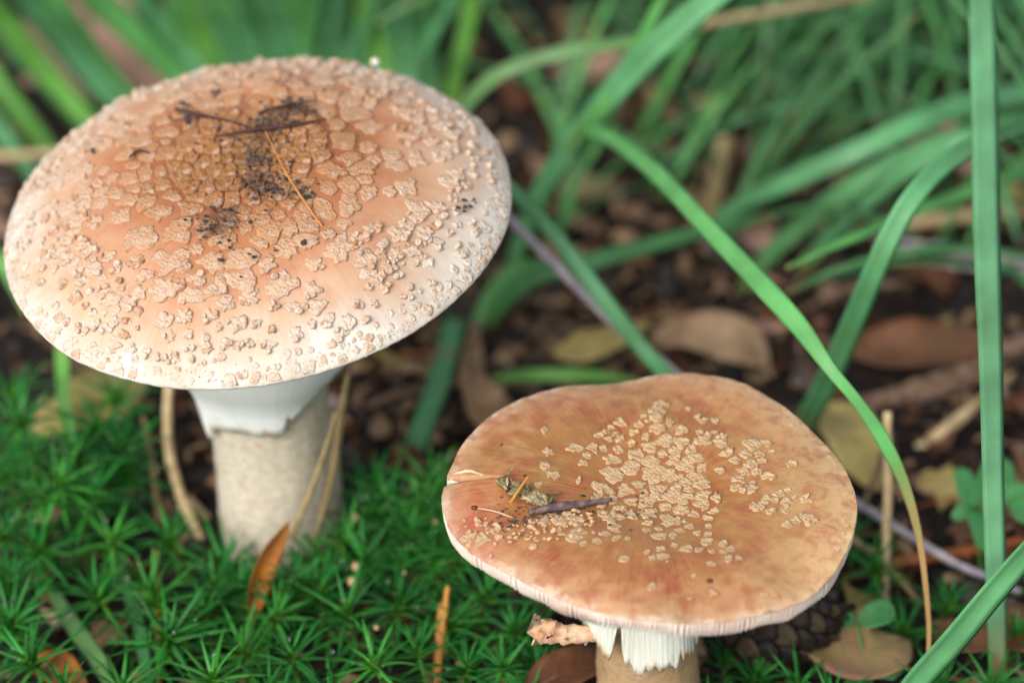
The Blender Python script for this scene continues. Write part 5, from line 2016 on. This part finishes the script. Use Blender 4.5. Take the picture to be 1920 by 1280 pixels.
def moss_shoot(px, py, z, size, seed, fine, label, group, light=False):
    rg = random.Random(seed)
    top = at_z(px, py, z)
    lean = Vector((rg.gauss(0, 0.2), rg.gauss(0, 0.2), 0)) * z
    gz = ground_z(top.x - lean.x, top.y - lean.y)
    root = Vector((top.x - lean.x, top.y - lean.y, gz - 0.1))
    e = empty('moss_shoot', root)
    props(e, label, 'moss', group)
    tp = top - root
    V, F, al = tube_geo([Vector((0, 0, 0)), tp * 0.5 + lean * -0.15, tp], [0.05, 0.045, 0.035], 6, 8, 0.2, seed)
    mesh_obj('stem', V, F, M['moss_stem'], e)
    kind = 'moss_light' if light == 1 else ('moss_brown' if light == 2 else 'moss')
    axis = (Vector((0, 0, 1)) + lean * 0.9 / max(z, 0.5)).normalized().to_track_quat('Z', 'Y').to_matrix().to_4x4()
    n_top, n_low = rg.randint(15, 24), rg.randint(8, 12) + int(4 * z)
    m = Mix()
    for k in range(n_top + n_low):
        if k < n_top:
            u = k / n_top
            el = R_(72 - 72 * u ** 0.75 + rg.gauss(0, 7))
            L = size * (0.48 + 0.50 * min(1, u * 1.8)) * rg.uniform(0.85, 1.12)
            p = tp - (tp.normalized() * (u * 0.22 * size))
        else:
            u = (k - n_top) / n_low
            el = R_(-5 + rg.gauss(0, 14))
            L = size * rg.uniform(0.55, 0.9) * (1 - 0.3 * u)
            p = tp - tp.normalized() * (0.25 * size + u * min(tp.length * 0.7, 2.4))
        az = k * 2.39996 + rg.gauss(0, 0.15)
        me, LV, LF, lal = rg.choice(ML[kind])
        Mx = Matrix.Translation(p * S) @ axis @ Matrix.Rotation(az, 4, 'Z') @ Matrix.Rotation(-el, 4, 'Y') @ Matrix.Diagonal((L, L * 0.55 + 0.42, L, 1))
        if fine:
            inst('leaf', me, e, Mx)
            if rg.random() < 0.05:
                tipp = Mx @ Vector((rg.uniform(0.5, 0.95) * S, 0, 0.10 * S))
                sc = rg.uniform(0.6, 1.2)
                inst('dew_drop', dew_me, e, Matrix.Translation(tipp) @ Matrix.Scale(sc, 4))
        else:
            m.add([(Mx @ (Vector(v) * S)) / S for v in LV], LF, along=lal)
    if not fine:
        m.build('leaves', M[kind], e)['kind'] = 'stuff'


hand = [(75, 1030, 2.2), (210, 1010, 2.0), (317, 1010, 2.0), (420, 1058, 1.7), (180, 1112, 2.0), (285, 1116, 2.1), (385, 1142, 2.0), (318, 1192, 2.2), (52, 1236, 2.2), (592, 1040, 1.8),
        (682, 1048, 2.0), (738, 1010, 2.0), (815, 1052, 2.2), (520, 1152, 2.0), (650, 1142, 2.0), (752, 1130, 2.1), (548, 1225, 2.2), (700, 1240, 2.2), (780, 1215, 2.0), (912, 1112, 2.2),
        (876, 1246, 1.9), (398, 1268, 2.2), (505, 1290, 2.0), (140, 850, 2.8), (36, 790, 3.0), (80, 930, 2.6), (10, 1000, 2.4), (20, 1090, 2.2), (690, 960, 2.0), (790, 950, 2.2),
        (240, 880, 2.2), (215, 745, 2.0), (10, 880, 2.6), (845, 985, 2.2), (635, 950, 1.6), (20, 1170, 2.0), (120, 1290, 2.0), (230, 1290, 1.9), (620, 1295, 2.0), (840, 1165, 1.8), (600, 1100, 1.9), (455, 1215, 1.8), (452, 1095, 1.9), (560, 1090, 2.0), (500, 1110, 1.7), (650, 1010, 2.2), (725, 935, 2.2), (770, 1000, 2.4), (400, 1095, 2.0), (870, 1020, 2.4), (60, 850, 3.3), (180, 800, 3.0), (230, 835, 2.6), (110, 905, 3.0), (25, 735, 3.2), (170, 930, 2.7), (700, 905, 2.2), (810, 905, 2.5)]
rg = random.Random(12)
seedc = 1000
LAND = [(500, 1100, 'beside the narrow orange brown leaf'), (350, 1000, 'by the bent tan straw'), (826, 1200, 'by the double brown pine needle'),
        (160, 1200, 'beside the olive grass blade'), (294, 1170, 'by the red brown hanging needle'), (650, 980, 'just right of the thick pale stem'),
        (890, 1070, 'under the split left margin of the smaller cap'), (125, 840, 'around the bright vertical grass blade'), (110, 1270, 'by the ochre dead leaf'),
        (650, 1140, 'among the fallen pale wart crumbs')]


def moss_label(a, b, light):
    w = min(LAND, key=lambda q: (q[0] - a) ** 2 + (q[1] - b) ** 2)[2]
    k = ('dark green', 'yellow green', 'dead brown')[light] + ' star shaped moss shoot '
    return k + w, k.strip() + 's ' + w


taken = []
for (a, b, z) in hand:
    lt = 1 if seedc % 4 == 1 else 0
    moss_shoot(a, b, z + rg.uniform(-0.15, 0.15), rg.uniform(1.15, 1.6), seedc, True, *moss_label(a, b, lt), light=lt)
    taken.append((a, b))
    seedc += 1
n_f = 0
for _ in range(6000):
    a, b = rg.uniform(-150, 1010), rg.uniform(690, 1420)
    if b < 1000 and 250 < a < 640:
        continue
    if (b < 860 and a > 210) or (b < 830 and rg.random() < 0.8):
        continue
    if a > 640 and b < 900:
        continue
    if b < 1060 and 330 < a < 660:
        continue
    if a > 850 and b > 1150 and rg.random() < 0.6:
        continue
    if any((a - c) ** 2 + (b - d) ** 2 < 96 ** 2 for c, d in taken):
        continue
    taken.append((a, b))
    z = rg.uniform(0.8, 1.8) + (0.7 if (a < 180 and b < 950) else 0)
    fine = 0 <= a <= 960 and 900 < b < 1280 and n_f < 50
    n_f += fine
    lt = rg.choice((0, 0, 0, 0, 0, 0, 1, 1, 2))
    moss_shoot(a, b, z, rg.uniform(0.8, 1.35), seedc, fine, *moss_label(a, b, lt), light=lt)
    seedc += 1
LAB2 = 'soft green moss star growing right of the smaller mushroom'
for (a, b, z) in [(1640, 1060, 1.6), (1500, 1285, 1.6), (1560, 1310, 1.8), (1780, 1130, 1.4), (1905, 1185, 1.6), (1860, 1290, 1.6), (1760, 1290, 1.4), (1420, 1270, 1.3), (1360, 1240, 1.0), (1690, 1180, 1.0), (1950, 1080, 1.4),
                  (1330, 1330, 1.6), (1640, 1350, 1.6), (1590, 1010, 1.0), (1940, 1300, 1.6)]:
    moss_shoot(a, b, z, rg.uniform(1.0, 1.3), seedc, False, LAB2, 'moss shoots right of the smaller mushroom')
    seedc += 1
LAB3 = 'low moss tuft showing under the small cap margin beside the torn shred'
for (a, b, z) in [(960, 1180, 1.6), (1000, 1130, 1.4), (940, 1250, 1.8), (1010, 1250, 1.2), (985, 1215, 1.0), (960, 1320, 1.8)]:
    moss_shoot(a, b, z, rg.uniform(0.9, 1.1), seedc, False, LAB3, 'moss shoots under the small cap')
    seedc += 1
# wart crumbs that fell onto the moss
for i, (a, b, z, r) in enumerate([(666, 970, 2.0, 0.09), (667, 1062, 2.1, 0.10), (660, 1090, 2.1, 0.10), (645, 1128, 2.2, 0.08), (757, 1073, 2.2, 0.05), (706, 1176, 2.0, 0.06), (815, 978, 2.3, 0.07)]):
    V, F = blob(r, i + 3, 2, (1, 0.85, 1.15), 0.35)
    props(mesh_obj('fallen_wart', V, F, M['pale_crumb'], loc=at_z(a, b, z)), 'pale fallen wart crumb caught in the moss', 'crumb', 'wart crumbs in the moss')
